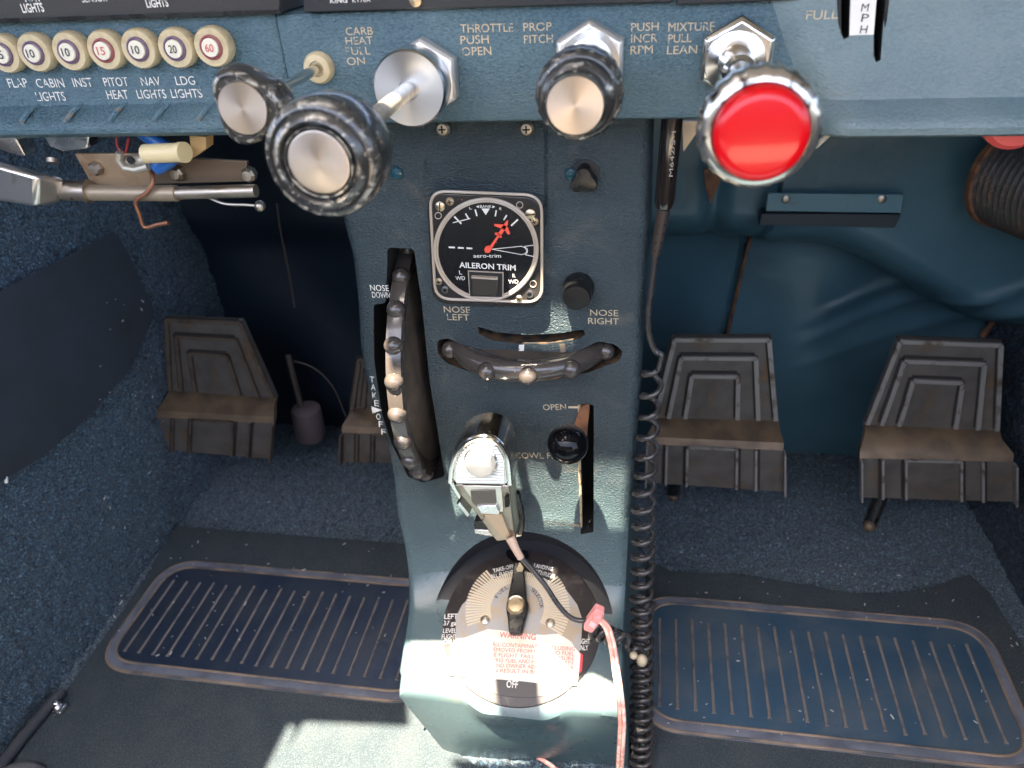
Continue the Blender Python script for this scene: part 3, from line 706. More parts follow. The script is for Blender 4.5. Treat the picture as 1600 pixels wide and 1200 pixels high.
MB().prism(ell(455, .0004), (0, .002, 0)).build('dial_face', mat('gauge face', (.008, .0085, .010), .25, coat=.3, speck=(380, (.25, .22, .2), .72, .8)), ga)
rg = MB(); rg.tube(ell(478, .0008), .0013, 8, closed=True); rg.tube(ell(456, .0006), .0007, 8, closed=True)
rg.build('dial_ring', beige_edge, ga)
mk = MB()
def bar(a, b_, w, off=.0008, m=mk):
    A, B = g1z(*a, off), g1z(*b_, off); d = unit(B - A); nrm = np.cross(d, (0, -1, 0)) * (w / 6 * .5 * .42e-3)
    m.prism([A - nrm, B - nrm, B + nrm, A + nrm], (0, -.0002, 0))
for a, b_, w in [((300, 350), (365, 418), 16), ((405, 322), (432, 368), 14), ((495, 285), (512, 345), 14), ((693, 292), (683, 348), 14), ((790, 338), (763, 382), 14), ((895, 378), (832, 436), 16),
                 ((247, 637), (305, 640), 16), ((333, 642), (388, 645), 16), ((414, 646), (468, 649), 16), ((285, 408), (450, 368), 8)]: bar(a, b_, w)
mk.prism([g1z(*p, .0008) for p in [(555, 275), (632, 275), (595, 335)]], (0, -.0002, 0))
yk = [(650, 655), (930, 628), (965, 645), (980, 675), (960, 700), (925, 706)]
for a, b_ in zip(yk, yk[1:] + yk[:1]): bar(a, b_, 6)
for a, b_ in [((955, 630), (1040, 618)), ((965, 708), (1050, 726)), ((955, 630), (985, 655)), ((985, 655), (985, 685)), ((985, 685), (965, 708))]: bar(a, b_, 6)
mk.text('aero-trim', gz(480, 735), gz(738, 735), 5.5, g1, .0008)
mk.text('AILERON TRIM', gz(347, 828), gz(875, 856), 8.6, g1, .0008, bold=.015)
for s_, x0, x1, y in [('L', 347, 372, 893), ('WD', 313, 402, 946), ('R', 846, 872, 922), ('WD', 808, 900, 978)]: mk.text(s_, gz(x0, y), gz(x1, y), 6, g1, .0008)
mk.text('BANK', gz(540, 268), gz(650, 268), 4, g1, .0008).text('L', gz(443, 285), gz(465, 280), 4, g1, .0008).text('R', gz(718, 285), gz(740, 292), 4, g1, .0008)
mk.prism([g1z(*p, .0008) for p in [(505, 257), (530, 245), (530, 269)]], (0, -.0002, 0)); mk.prism([g1z(*p, .0008) for p in [(682, 259), (657, 247), (657, 271)]], (0, -.0002, 0))
mk.build('markings', mat('gauge white', (.74, .70, .64), .5), ga, 0)
nd = MB()
for poly in [[(628, 690), (590, 690), (578, 660), (592, 632), (625, 622), (640, 640), (645, 665)], [(622, 640), (703, 530), (718, 540), (648, 655)],
             [(678, 505), (715, 500), (745, 545), (735, 552), (705, 532), (680, 518)], [(705, 520), (765, 420), (795, 385), (804, 390), (800, 430), (735, 535)],
             [(672, 420), (760, 425), (800, 450), (822, 510), (805, 522), (765, 470), (735, 462), (675, 438)]]:
    nd.prism([g1z(*p, .0022) for p in poly], (0, .0006, 0))
nd.build('needle', needle_m, ga, 0)
MB().prism([g1z(*p, .0012) for p in [(425, 858), (760, 875), (758, 1112), (440, 1100)]], (0, .003, 0)).build('switch_frame', beige_edge, ga)
sw = MB().prism([g1z(*p, .0016) for p in [(436, 868), (750, 885), (748, 1106), (446, 1098)]], (0, .003, 0)); fr_sw = sw.build('switch_well', blackm, ga)
MB().prism([g1z(*p, .0045) for p in [(460, 925), (705, 940), (700, 1098), (468, 1090)]], (0, .004, 0)).build('rocker_switch', mat('brown black rocker', (.035, .028, .024), .4), ga, bevel=.0006)
MB().prism([g1z(*p, .0050) for p in [(455, 915), (706, 932), (704, 945), (458, 930)]], (0, .004, 0)).build('rocker_edge', beige_edge, ga)
for zx, zy, r, slotted in [(167, 255, 50, 1), (258, 208, 42, 0), (1012, 325, 50, 1), (1052, 395, 40, 0), (155, 958, 38, 0), (908, 1118, 40, 0)]:
    c = g1z(zx, zy); r_ = r / 6 * .42e-3; s_ = MB().lathe([(r_, 0), (r_, .0008), (r_ * .7, .0016), (.0001, .0018)], c, AX, 24)
    an = .7 if slotted else .3
    for k_ in ([0] if slotted else [0, 1]):
        a = (1.5 if zx < 500 else .1) + k_ * math.pi / 2 + (.3 if not slotted else 0)
        Rm = np.array([[math.cos(a), 0, -math.sin(a)], [0, 1, 0], [math.sin(a), 0, math.cos(a)]])
        s_.box(c + np.array([0, -.0017, 0]), (r_ * (1.9 if slotted else 1.1), .0006, .0007), Rm, 1)
    s_.build('screw', [brass, black], ga)
for zx, zy in [(148, 342), (912, 242), (1038, 982)]:
    MB().tube([g1z(zx + 30 * math.cos(a), zy + 30 * math.sin(a)) for a in np.linspace(0, 2 * math.pi, 20, endpoint=False)], .0003, 6, closed=True).build('hole_ring', beige_edge, ga)
for zx, zy in [(212, 1036), (1008, 1078)]:
    c = g1z(zx, zy); MB().lathe([(.0015, -.0005), (.0026, -.0002), (.0026, .001), (.0015, .001)], c, AX, 20, cap=False).build('eyelet', alu, ga); MB().lathe([(.0016, -.0005), (.0016, .0004)], c, AX, 16).build('eyelet_hole', black, ga)

# ------------------------------------------------------------------ cowl flap lever
b0 = PY(.475)(887, 694)
t = thing('cowl_flap_lever', fp(916, 665), 'shiny black ball knob on rusty arm in the cowl flap slot', 'lever')
MB().sphere(b0, .0160, n=40).build('ball', blackg, t, 80)
MB().prism([fp(x, y, .004) for x, y in [(906, 637), (920, 631), (921, 640), (916, 690), (898, 690), (896, 668)]], (0, .004, 0)).build('arm', rust, t)
MB().tube([b0, fp(908, 680, -.01)], .0035, 12).build('stem', rust, t)

# ------------------------------------------------------------------ hand microphone
MYf = .457; mp = PY(MYf)
mic = thing('hand_microphone', mp(760, 800), 'silver hand microphone with white button hung on the pedestal', 'microphone')
head = [(700, 752), (702, 728), (709, 706), (722, 689), (740, 680), (757, 678), (774, 682), (788, 694), (797, 714), (801, 740), (802, 757)]
MB().prism(round_poly([mp(*p) for p in head], .002, 2), (0, .030, 0)).build('head_shell', chrome, mic, bevel=.0012)
inn = [(711, 753), (713, 730), (720, 710), (733, 695), (748, 689), (762, 690), (777, 699), (786, 717), (789, 740), (789, 757)]
gm = MB(); gm.prism([mp(*p, .0012) for p in inn], (0, .004, 0))
for k_ in range(15):
    y = 697 + k_ * 4.1; f_ = (y - 689) / 68
    h_ = 38 * min(1, math.sqrt(max(.02, 1 - max(0, 1 - (y - 689) / 40) ** 2))); cx_ = 750
    gm.prism([mp(*p, .0021) for p in [(cx_ - h_ * .97, y - .9), (cx_ + h_ * .97, y + .1), (cx_ + h_ * .97, y + 2.0), (cx_ - h_ * .97, y + 1.0)]], (0, .0012, 0))
gm.build('ribbed_plate', alu, mic)
c = mp(752, 719, .001); MB().lathe([(.0132, 0), (.0132, .0015), (.0120, .0024)], c, AX, 40).build('button_ring', alu, mic)
MB().lathe([(.0118, 0), (.0118, .0055), (.0108, .0080), (.0085, .0092), (.0001, .0098)], c, AX, 48).build('talk_button', white, mic, 60)
rimp = smooth_path([mp(*p, .001) for p in [(704, 753), (706, 729), (713, 708), (727, 692), (743, 684), (757, 682), (772, 687), (785, 700), (793, 718), (796, 742), (797, 756)]], 5)
MB().tube(rimp, .0024, 10).build('head_rim', chrome, mic)
MB().prism([mp(*p, -.002) for p in [(706, 757), (796, 759), (800, 800), (806, 842), (776, 846), (742, 800), (716, 770)]], (0, .026, 0)).build('body', alud, mic, bevel=.0012)
MB().prism([mp(*p, .0012) for p in [(722, 759), (784, 760), (787, 800), (752, 800), (733, 775)]], (0, .004, 0)).build('neck_plate', mat('bright satin plate', (.72, .66, .58), .3, .9), mic, bevel=.0006)
MB().prism([mp(*p, .0022) for p in [(735, 767), (774, 766), (776, 786), (771, 790), (742, 790), (737, 784)]], (0, .003, 0)).build('switch_window', mat('brown window', (.06, .04, .025), .25, coat=.5), mic)
MB().prism([mp(*p, .0040) for p in [(744, 791), (775, 790), (781, 800), (779, 804), (752, 803)]], (0, .004, 0)).build('switch_ledge', alu, mic, bevel=.0006)
MB().prism([mp(*p, .0006) for p in [(756, 804), (783, 803), (797, 837), (783, 838)]], (0, .003, 0)).build('lower_plate', mat('tan metal', (.52, .38, .26), .4, .6), mic)
for pts, m_, off in [([(702, 756), (708, 754), (720, 776), (717, 781)], chrome, .002), ([(713, 788), (718, 785), (734, 804), (730, 808)], alu, -.006), ([(788, 778), (795, 775), (796, 792), (789, 794)], blackg, .001),
                     ([(741, 815), (755, 815), (762, 828), (741, 828)], blackp, -.015), ([(741, 828), (764, 829), (770, 838), (742, 834)], alu, -.014)]:
    MB().prism([mp(*p, off) for p in pts], (0, .012, 0)).build('side_clip', m_, mic, bevel=.0005)
MB().tube(smooth_path([PY(.485)(*p) for p in [(806, 770), (812, 795), (814, 815), (811, 832)]], 8), .0035, 8).build('hanger', blackp, mic)
MB().prism([PY(.488)(*p) for p in [(798, 828), (815, 826), (815, 838), (800, 841)]], (0, .025, 0)).build('hanger_base', alu, mic, bevel=.0006)
MB().tube([mp(797, 840), PY(.452)(806, 858), PY(.450)(814, 872)], [.0042, .0034, .0030], 12).build('strain_relief', mat('tan sleeve', (.52, .36, .26), .45), mic)
cab = smooth_path([PY(.450)(814, 871), PY(.447)(830, 888), PY(.440)(852, 915), PY(.435)(872, 945), PY(.433)(890, 964), PY(.432)(908, 970), PY(.432)(922, 967)], 10)
MB().tube(cab, .0022, 10).build('lead', cordm, mic, 80)

# ------------------------------------------------------------------ fuel selector
def sp(x, y, off=0): return shelf(x, y, off)
fs = thing('fuel_selector', dc, 'round black fuel selector dial with pointer handle on the pedestal shelf', 'fuel selector')
u_, w_ = np.array([1., 0, 0]), np.cross(dn, np.array([1., 0, 0]))
MB().lathe([(.0001, -.001), (.0715, -.001), (.0715, .0016), (.0705, .0022), (.0001, .0022)], dc, dn, 96).build('dial', dialblack, fs)
inner = [(712, 1040), (712, 965), (722, 945), (745, 922), (766, 906), (770, 903), (775, 906), (800, 901), (850, 903), (868, 913), (870, 911), (884, 921), (902, 945), (910, 968), (908, 1000), (900, 1050), (880, 1080), (740, 1068)]
MB().prism([sp(x, y, .0030) for x, y in inner], -dn * .0012).build('dial_plate', dialgrey, fs)
tk = MB(); hub = sp(808, 950, .0035)
for k_ in range(64):
    a = math.radians(-25 + k_ * 230 / 63)
    d = u_ * math.cos(a) + w_ * math.sin(a); s_ = np.cross(dn, d) * .0006
    r0, r1 = .0245, .0435
    up = w_ * 0
    A, B = hub + d * r0, hub + d * (.048 if math.sin(a) < .72 else .036)
    tk.prism([A - s_, B - s_ * 1.4, B + s_ * 1.4, A + s_], -dn * .0008)
tk.build('dial_ticks', dialtick, fs)
for x, y in [(758, 969), (860, 974)]:
    c = sp(x, y, .003); MB().lathe([(.0042, 0), (.0042, .001), (.003, .0018), (.0001, .002)], c, dn, 20).build('screw', alud, fs)
for nm, rows_ in (('take_off_lettering', [('TAKE-OFF', (771, 895), (803, 887), 6), ('ALL FLIGHT', (767, 904), (803, 896), 6)]), ('landing_lettering', [('LANDING', (834, 886), (863, 892), 6), ('ATTITUDES', (835, 895), (866, 904), 6)]),
                  ('left_tank_lettering', [('LEFT', (694, 967), (715, 967), 8), ('37 gal', (693, 977), (714, 977), 7), ('LEVEL', (692, 989), (713, 989), 7), ('FLIGHT', (690, 998), (713, 998), 7), ('ONLY', (693, 1006), (712, 1006), 7)]),
                  ('right_tank_lettering', [('FLIGHT', (901, 1006), (922, 1006), 8), ('ONLY', (902, 1016), (919, 1016), 8)])):
    lt = MB()
    for s_, a, b_, ch in rows_: lt.text(s_, a, b_, ch, shelf, .0026, bold=.012)
    lt.build(nm, letterw, fs, 0)
lt = MB()
for ch_, a in zip('FUEL', (158, 147, 137, 127)): 
    d = u_ * math.cos(math.radians(a)) + w_ * math.sin(math.radians(a)); A = hub + d * .0205
    q = RW.T @ (A - EYE); x, y = CX + FPX * q[0] / -q[2], CY - FPX * q[1] / -q[2]; th = math.radians(90 - a)
    lt.text(ch_, (x, y), (x + 5 * math.cos(th), y + 5 * math.sin(th)), 6, shelf, .0034)
for ch_, a in zip('SELECTOR', (60, 53, 46, 39, 32, 25, 18, 11)):
    d = u_ * math.cos(math.radians(a)) + w_ * math.sin(math.radians(a)); A = hub + d * .0205
    q = RW.T @ (A - EYE); x, y = CX + FPX * q[0] / -q[2], CY - FPX * q[1] / -q[2]; th = math.radians(90 - a)
    lt.text(ch_, (x, y), (x + 4.5 * math.cos(th), y + 4.5 * math.sin(th)), 6, shelf, .0034)
lt.build('hub_lettering', ink, fs, 0)
hp = [(803, 878), (817, 878), (819, 895), (823, 935), (826, 947), (822, 962), (814, 990), (795, 989), (793, 965), (790, 947), (793, 935), (801, 895)]
MB().prism(round_poly([sp(x, y, .011) for x, y in hp], .002, 3), -dn * .008).build('handle', blackp, fs, bevel=.0012)
MB().prism([sp(x, y, .0118) for x, y in [(812, 878), (818, 887), (816, 893), (808, 893), (807, 889)]], -dn * .001).build('pointer_mark', ivory, fs)
MB().lathe([(.0088, 0), (.0088, .002), (.0080, .003), (.0074, .0028), (.0066, .002), (.0001, .0024)], sp(806, 946, .011), dn, 32).build('hub_screw', brass, fs)
for x, y in [(805, 868)]:
    MB().prism(round_poly([sp(*p, .006) for p in [(790, 866), (792, 858), (824, 860), (826, 868), (815, 876), (800, 875)]], .002), -dn * .006).build('stop_block', blackg, fs)
offp = [(765, 1062), (786, 1062), (792, 1058), (808, 1058), (814, 1064), (850, 1068), (862, 1085), (830, 1090), (790, 1088), (760, 1080)]
MB().prism([sp(x, y, .0036) for x, y in offp], -dn * .0008).build('off_plate', mat('grey off plate', (.06, .055, .055), .5), fs)
MB().text('OFF', (791, 1074), (809, 1075), 11, shelf, .0040, bold=.01).build('off_lettering', letterw, fs, 0)
st = thing('warning_sticker', sp(800, 1030, .0045), 'torn cream sticker with red WARNING text across the fuel selector', 'sticker')
stp = [(712, 1002), (730, 995), (748, 988), (762, 983), (785, 985), (800, 988), (816, 990), (850, 992), (872, 990), (884, 997), (893, 1003), (897, 1010), (907, 1022), (905, 1048), (901, 1071), (850, 1068), (815, 1064), (700, 1055), (702, 1030), (706, 1006)]
MB().prism([sp(x, y, .0047) for x, y in stp], -dn * .0010).build('paper', sticker, st, 0)
MB().prism([sp(x, y, .0042) for x, y in [(703, 1010), (712, 1000), (714, 1003), (706, 1024)]], -dn * .0008).prism([sp(x, y, .0042) for x, y in [(903, 1018), (911, 1023), (909, 1048), (902, 1055)]], -dn * .0008).build('red_edge', redtab, st, 0)
lt = MB().text('WARNING', (780, 996), (837, 1000), 9, shelf, .0051, bold=.01)
for k_, s_ in enumerate(['ASSURE THAT ALL CONTAMINATES, INCLUDING', 'WATER, ARE REMOVED FROM FUEL AND FUEL', 'SYSTEM BEFORE FLIGHT. FAILURE TO ASSURE', 'CONTAMINATE FREE FUEL AND HEED ALL SAFETY', 'INSTRUCTIONS AND OWNER ADVISORIES PRIOR', 'TO FLIGHT CAN RESULT IN BODILY INJURY']):
    lt.text(s_, (714 - k_ * 1.2, 1006 + k_ * 8.4), (898 - k_ * .5, 1017 + k_ * 7.6), 6, shelf, .0051)
lt.build('lettering', inkred, st, 0)

# ------------------------------------------------------------------ headset plug and coiled cord
cd = thing('coiled_cord', PY(.53)(1040, 330), 'black coiled cord hanging from its plug beside the pedestal', 'coiled cord')
py_ = PY(.515)
A, B = py_(1054, 150), py_(1037, 326)
ax = unit(B - A); Lg = np.linalg.norm(B - A)
MB().lathe([(.0062, 0), (.0068, .004), (.0068, Lg - .006), (.0055, Lg - .001), (.004, Lg)], A, ax, 32).build('plug', mat('brown black plug', (.016, .011, .009), .15, coat=.6), cd)
MB().text('M642/5-1', (1051, 276), (1056, 205), 6, PY(.515 - .0072), .0).build('lettering', mat('dull lettering', (.36, .32, .28), .5), cd, 0)
C0, D0 = B, py_(1024, 398)
MB().lathe([(.0048, 0), (.0046, .004), (.0040, .02), (.0034, np.linalg.norm(D0 - C0))], C0, unit(D0 - C0), 24).build('boot', mat('brown boot', (.045, .032, .026), .35), cd)
for f_ in (.12, .3, .5, .7, .88):
    for sx in (-1, 1):
        q = C0 + (D0 - C0) * f_; MB().sphere(q + np.array([sx * .0018 + .0006, -.0036 + .0004 * f_, 0]), .0008, n=8).build('boot_hole', black, cd)
straight = smooth_path([py_(1024, 396), py_(1019, 440), py_(1013, 490), py_(1015, 525), py_(1024, 548), PY(.512)(1035, 555)], 10)
path = [np.array(p) for p in straight]
cl = [(1020, 566, .524), (1016, 620, .524), (1011, 700, .520), (1006, 780, .514), (1005, 850, .506), (1003, 920, .494), (1003, 990, .480), (1003, 1050, .466), (1003, 1110, .450), (1002, 1160, .437), (1001, 1230, .420)]
axis_pts = smooth_path([PY(Y)(x, y) for x, y, Y in cl], 40)
axis_pts = np.array(axis_pts); seg = np.linalg.norm(np.diff(axis_pts, axis=0), axis=1); Ls = np.concatenate([[0], np.cumsum(seg)])
tot = Ls[-1]; s_ = 0; phi = 0.0; coil = []
CRm = .0078
while s_ < tot:
    f_ = s_ / tot; i = min(np.searchsorted(Ls, s_), len(axis_pts) - 2)
    p = axis_pts[i]; tdir = unit(axis_pts[i + 1] - axis_pts[max(i - 1, 0)])
    ua = unit(np.array([1., 0, 0]) - tdir * tdir[0]); wa = np.cross(tdir, ua)
    rr = CRm * (.92 + .25 * min(f_ * 2, 1)) * (1 + .05 * math.sin(phi * .31))
    coil.append(p + rr * (ua * math.cos(phi) + wa * math.sin(phi)))
    pitch = np.interp(f_, [0, .12, .3, .5, .7, 1], [.0215, .020, .0175, .0140, .0105, .0082])
    dphi = 2 * math.pi / 22; phi += dphi; s_ += pitch * dphi / (2 * math.pi)
MB().tube(path + coil[3:], .0023, 10).build('cord', cordm, cd, 80)

# slack loops of the microphone lead and the pink clip
lp = thing('lead_loops', PY(.432)(950, 990), 'tangled black cord loops between the pink clip and the coiled cord', 'cord')
pts = []
for k_ in range(90):
    f_ = k_ / 89; x = 925 + f_ * 52; y = 982 + f_ * 22; a = f_ * 2 * math.pi * 4.2
    p = PY(.437)(x, y); pts.append(p + .0085 * np.array([.5 * math.cos(a) , .55 * math.cos(a), -math.sin(a) * .8 + .1 * math.cos(a)]))
pts += smooth_path([pts[-1], PY(.445)(985, 1018), PY(.45)(997, 1012), PY(.452)(1008, 1022)], 6)[1:]
MB().tube(pts, .0022, 9).build('loops', cordm, lp, 80)
MB().sphere(PY(.440)(990, 1024), .0036, n=16).sphere(PY(.440)(1003, 1032), .0048, n=16, sq=(1, 1, 1.3)).build('knot', mat('tan knot', (.40, .33, .22), .5), lp, 80)
pc = thing('cable_clip', PY(.428)(930, 970), 'faded pink plastic clip joining cords at the fuel selector', 'clip')
cp = PY(.428)
MB().prism(round_poly([cp(*p) for p in [(930, 952), (944, 958), (943, 968), (925, 990), (912, 985), (912, 977)]], .0015), (0, .007, 0)).build('body', pinkm, pc, bevel=.0008)
MB().box(cp(934, 962) + np.array([0, -.002, 0]), (.007, .005, .006)).build('latch', pinkm, pc, bevel=.0006)
MB().prism([cp(*p, .0006) for p in [(924, 970), (932, 976), (928, 982), (920, 977)]], (0, .002, 0)).build('window', mat('pale pink', (.85, .5, .48), .4), pc)
pw = MB(); ptsw = [(934, 966, .427), (948, 980, .424), (957, 1010, .412), (963, 1050, .398), (969, 1090, .388), (972, 1130, .384), (970, 1170, .385), (966, 1240, .392)]
for dx in (-3.2, 3.2): pw.tube(smooth_path([PY(Y)(x + dx, y) for x, y, Y in ptsw], 8), .0017, 8)
tag(pw.build('pink_wire', pinkw, None, 80), 'twin pink wire running from the pink clip down over the shelf edge', 'wire')
tag(MB().tube(smooth_path([PZ(.004)(818, 1176), PZ(.006)(840, 1183), PZ(.004)(872, 1205), PZ(.004)(885, 1230)], 8), .0022, 8).build('pink_wire', pinkw, None, 80), 'short pink wire lying on the floor under the pedestal front', 'wire')

# ------------------------------------------------------------------ floor mats with heel pads
def floor_mat(outline, x0, x1, y0, y1, padm, lab, nr, rx0, rx1):
    t = thing('floor_mat', ((x0 + x1) / 2, (y0 + y1) / 2, 0), lab, 'floor mat')
    MB().prism([(x, y, .004) for x, y in outline], (0, 0, -.004)).build('carpet_sheet', flatcarpet, t)
    rr = lambda d, z: [np.array([p[0], p[1], z]) for p in round_poly([(x0+d, y0+d, 0), (x1-d, y0+d, 0), (x1-d, y1-d, 0), (x0+d, y1-d, 0)], .045 - d, 9)]
    MB().prism(rr(.010, .0075), (0, 0, -.004)).build('heel_pad', padm, t)
    MB().loft([rr(-.001, .004), rr(.001, .0078), rr(.009, .0086), rr(.012, .0070)], cap=False).build('border', band_m, t)
    MB().tube(rr(.0, .0066), .0018, 8, closed=True).tube(rr(.0105, .0085), .0015, 8, closed=True).build('piping', piping, t)
    m = MB()
    for k in range(nr):
        x = rx0 + (rx1 - rx0) * k / (nr - 1); a, b_ = y0 + .024 + RNG.normal() * .0008, y1 - .034 + RNG.normal() * .001
        m.tube([(x, a, .0078), (x, a + .003, .0079), (x, (a + b_) / 2, .0079), (x, b_, .0078)], [.0021, .0014, .0013, .0016], 8)
    m.build('ridges', ridge_m, t)
    return t
pz0 = PZ(.004)
lo = [pz0(*p)[:2] for p in [(30, 1178), (95, 1090), (205, 935), (275, 822), (640, 850)]] + [(-.20, .70), (-.20, .44), (-.12, .40), (.03, .40), (.03, .2), (-.62, .2)]
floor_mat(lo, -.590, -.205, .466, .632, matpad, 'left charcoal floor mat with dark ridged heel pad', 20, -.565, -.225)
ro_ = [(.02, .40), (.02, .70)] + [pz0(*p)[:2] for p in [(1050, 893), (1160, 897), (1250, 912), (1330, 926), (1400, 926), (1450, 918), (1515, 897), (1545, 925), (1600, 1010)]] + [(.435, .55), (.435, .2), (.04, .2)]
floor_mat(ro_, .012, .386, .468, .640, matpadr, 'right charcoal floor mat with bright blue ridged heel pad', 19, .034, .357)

# ------------------------------------------------------------------ rudder pedals
def lerp2(a, b, t): return (a[0] + (b[0]-a[0])*t, a[1] + (b[1]-a[1])*t)
def pedal(up, low, lab, shaft=None, m_rib=pedal_rib, dark=False):
    """up: four pixel corners of the upper plate, low: four of the toe bar, both from the left top clockwise"""
    YU, YL = .770, .738
    U, Lw = PY(YU), PY(YL)
    cen = U(sum(p[0] for p in up) / 4, sum(p[1] for p in up) / 4)
    t = thing('rudder_pedal', cen, lab, 'rudder pedal', 'rudder pedals')
    pm = MB().prism([U(*p) for p in up], (0, .006, 0))
    tl, tr, brr, bll = up
    rb_ = MB()
    def P_(fx, fy): return lerp2(lerp2(tl, tr, fx), lerp2(bll, brr, fx), fy)
    gv = MB()
    for (fx0, fx1, fy) in [(.02, .975, .03), (.125, .835, .25), (.255, .67, .47)]:
        pts = [P_(fx0, .99), P_(fx0, fy), P_(fx1, fy), P_(fx1, .99)]
        for a, b_ in zip(pts, pts[1:]):
            A, B = U(*a, .001), U(*b_, .001); d = unit(B - A); nr = np.cross(d, (0, -1, 0)) * .0024
            pm.prism([A - nr, B - nr, B + nr, A + nr], (0, -.0035, 0), 1)
            sgn = np.array([-.0016, 0, .0028])
            pm.prism([A - nr * 1.3 + sgn, B - nr * 1.3 + sgn, B + nr * 1.3 + sgn, A + nr * 1.3 + sgn], (0, -.0006, 0), 2)
    pm.build('plate', [pedal_m, m_rib, pedal_gap], t)
    st = MB(); a, b_ = U(*bll), U(*brr); c_, d_ = Lw(*low[1]), Lw(*low[0])
    ca, cb = a + np.array([0, -.010, -.004]), b_ + np.array([0, -.010, -.004])
    st.loft([[a, b_, b_ + np.array([0, .006, 0]), a + np.array([0, .006, 0])], [ca, cb, cb + np.array([0, .007, -.002]), ca + np.array([0, .007, -.002])],
             [d_ + np.array([0, .004, .008]), c_ + np.array([0, .004, .008]), c_ + np.array([0, .012, .004]), d_ + np.array([0, .012, .004])],
             [d_, c_, c_ + np.array([0, .008, 0]), d_ + np.array([0, .008, 0])]])
    st.build('step', pedal_br, t)
    r2 = MB().prism([Lw(*p) for p in low], (0, .005, 0))
    for f_ in (.15, .30, .66, .80):
        A, B = Lw(*lerp2(low[0], low[1], f_), .001), Lw(*lerp2(low[3], low[2], f_), .001); w = np.array([.0014, 0, 0])
        r2.prism([A - w, A + w, B + w, B - w], (0, -.0035, 0), 1); w2 = np.array([.0016, 0, 0]); s2 = np.array([-.003, 0, 0]) if f_ < .5 else np.array([.003, 0, 0])
        r2.prism([A - w2 + s2, A + w2 + s2, B + w2 + s2, B - w2 + s2], (0, -.0008, 0), 2)
    A, B = Lw(*lerp2(low[0], low[1], .30), .001), Lw(*lerp2(low[0], low[1], .66), .001); w = np.array([0, 0, .0013])
    r2.prism([A - w, B - w, B + w, A + w], (0, -.0035, 0), 1)
    for e0, e1 in ((low[0], low[3]), (low[1], low[2])):
        A, B = Lw(*e0), Lw(*e1); r2.prism([A, B, B + np.array([.002, 0, 0]), A + np.array([.002, 0, 0])], (0, -.010, 0), 1)
    r2.build('toe_bar', [pedal_m, m_rib, pedal_gap], t)
    if shaft:
        (a, ya), (b_, yb) = shaft; MB().tube([PY(ya)(*a), PY(yb)(*b_)], .008, 16).build('shaft', blackp, t)
        MB().sphere(PY(yb - .004)(*b_), .0075, n=16).build('shaft_end', pedal_br, t, 80)
    return t
pedal([(1052, 526), (1205, 526), (1217, 657), (1020, 653)], [(1010, 694), (1224, 704), (1224, 768), (1008, 754)], 'rudder pedal right of the pedestal, partly behind the coiled cord', (((1055, 745), .76), ((1052, 775), .77)))
pedal([(1404, 528), (1567, 534), (1562, 673), (1350, 663)], [(1343, 716), (1583, 722), (1583, 784), (1343, 777)], 'rusty brown rudder pedal farthest right near the carpeted wall', (((1378, 770), .76), ((1358, 822), .745)))
rib_shade = mat('shaded rib', (.10, .075, .055), .55, .2, wear=(60, (.05, .03, .02), .5, .7))  # darker copy of the rib colour; footwell shade painted on the left pedals
pedal([(259, 496), (378, 501), (432, 622), (264, 610)], [(244, 652), (428, 662), (424, 717), (243, 702)], 'shadowed rudder pedal farthest left with slanted right side', None, rib_shade)
pedal([(560, 560), (690, 560), (705, 640), (548, 638)], [(534, 676), (700, 684), (700, 724), (533, 722)], 'rudder pedal mostly hidden behind the left side of the pedestal', None, rib_shade)
for nm, xy, lab in (('', (1365, 800), ''),): pass

# brake cylinder between the left pedals
bc = thing('brake_cylinder', PY(.84)(482, 690), 'dim pinkish brake cylinder with thin rod behind the left pedals', 'brake cylinder')
A, B = PY(.84)(478, 640), PY(.84)(488, 690)
MB().lathe([(.010, -.006), (.020, -.002), (.0215, .004), (.0215, .042), (.019, .049), (.001, .051)], A, unit(B - A), 32).build('reservoir', brake_pink, bc, 50)
MB().tube([PY(.84)(450, 556), PY(.84)(470, 634)], .0042, 12).build('rod', mat('dim brass rod', (.09, .072, .055), .6, .3), bc)
MB().tube(smooth_path([PY(.845)(452, 562), PY(.85)(490, 575), PY(.85)(520, 605), PY(.85)(540, 650)], 8), .0009, 6).build('hose', bpy.data.materials['dim brass rod'], bc)
tag(MB().tube(smooth_path([PY(.9)(432, 318), PY(.9)(438, 360), PY(.9)(450, 420), PY(.9)(460, 480)], 6), .0013, 6).build('hanging_wire', bpy.data.materials['dim brass rod']), 'thin wire hanging in the dark left footwell', 'wire')

# ------------------------------------------------------------------ parking brake linkage under the left panel
pk = thing('parking_brake', PY(.47)(110, 300), 'silver parking brake handle on a tan tube under the left panel', 'brake handle')
h0 = PY(.455)
a4 = [h0(-80, 235), h0(57, 275), h0(56, 325), h0(-80, 300)]
b4 = [PY(.485)(-80, 230), PY(.475)(104, 279), PY(.475)(99, 316), PY(.485)(-80, 300)]
hb = MB(); hb.loft([a4, b4]); hb.build('handle', mat('cast handle', (.66, .62, .58), .28, .9, wear=(60, (.40, .34, .28), .55, .7)), pk, 20, bevel=.003)
q = PY(.478)
MB().tube([q(100, 297), q(138, 299)], .0072, 20).tube([q(134, 299), q(141, 299)], .0082, 20).build('collar', alud, pk)
tubem = mat('tan tube', (.34, .27, .19), .45, .5, rvar=.1)
MB().tube([q(138, 301), q(277, 302)], .0056, 20).build('front_tube', tubem, pk)
MB().tube([q(270, 302), q(400, 298)], .0044, 16).build('rear_tube', alud, pk)
sl = mat('tan bracket', (.36, .25, .15), .5, .5, rvar=.1, wear=(60, (.22, .13, .07), .5, .7))
MB().prism([PY(.487)(*p) for p in [(116, 240), (236, 240), (236, 290), (144, 290)]], (0, .003, 0)).build('bracket', sl, pk, bevel=.0006)
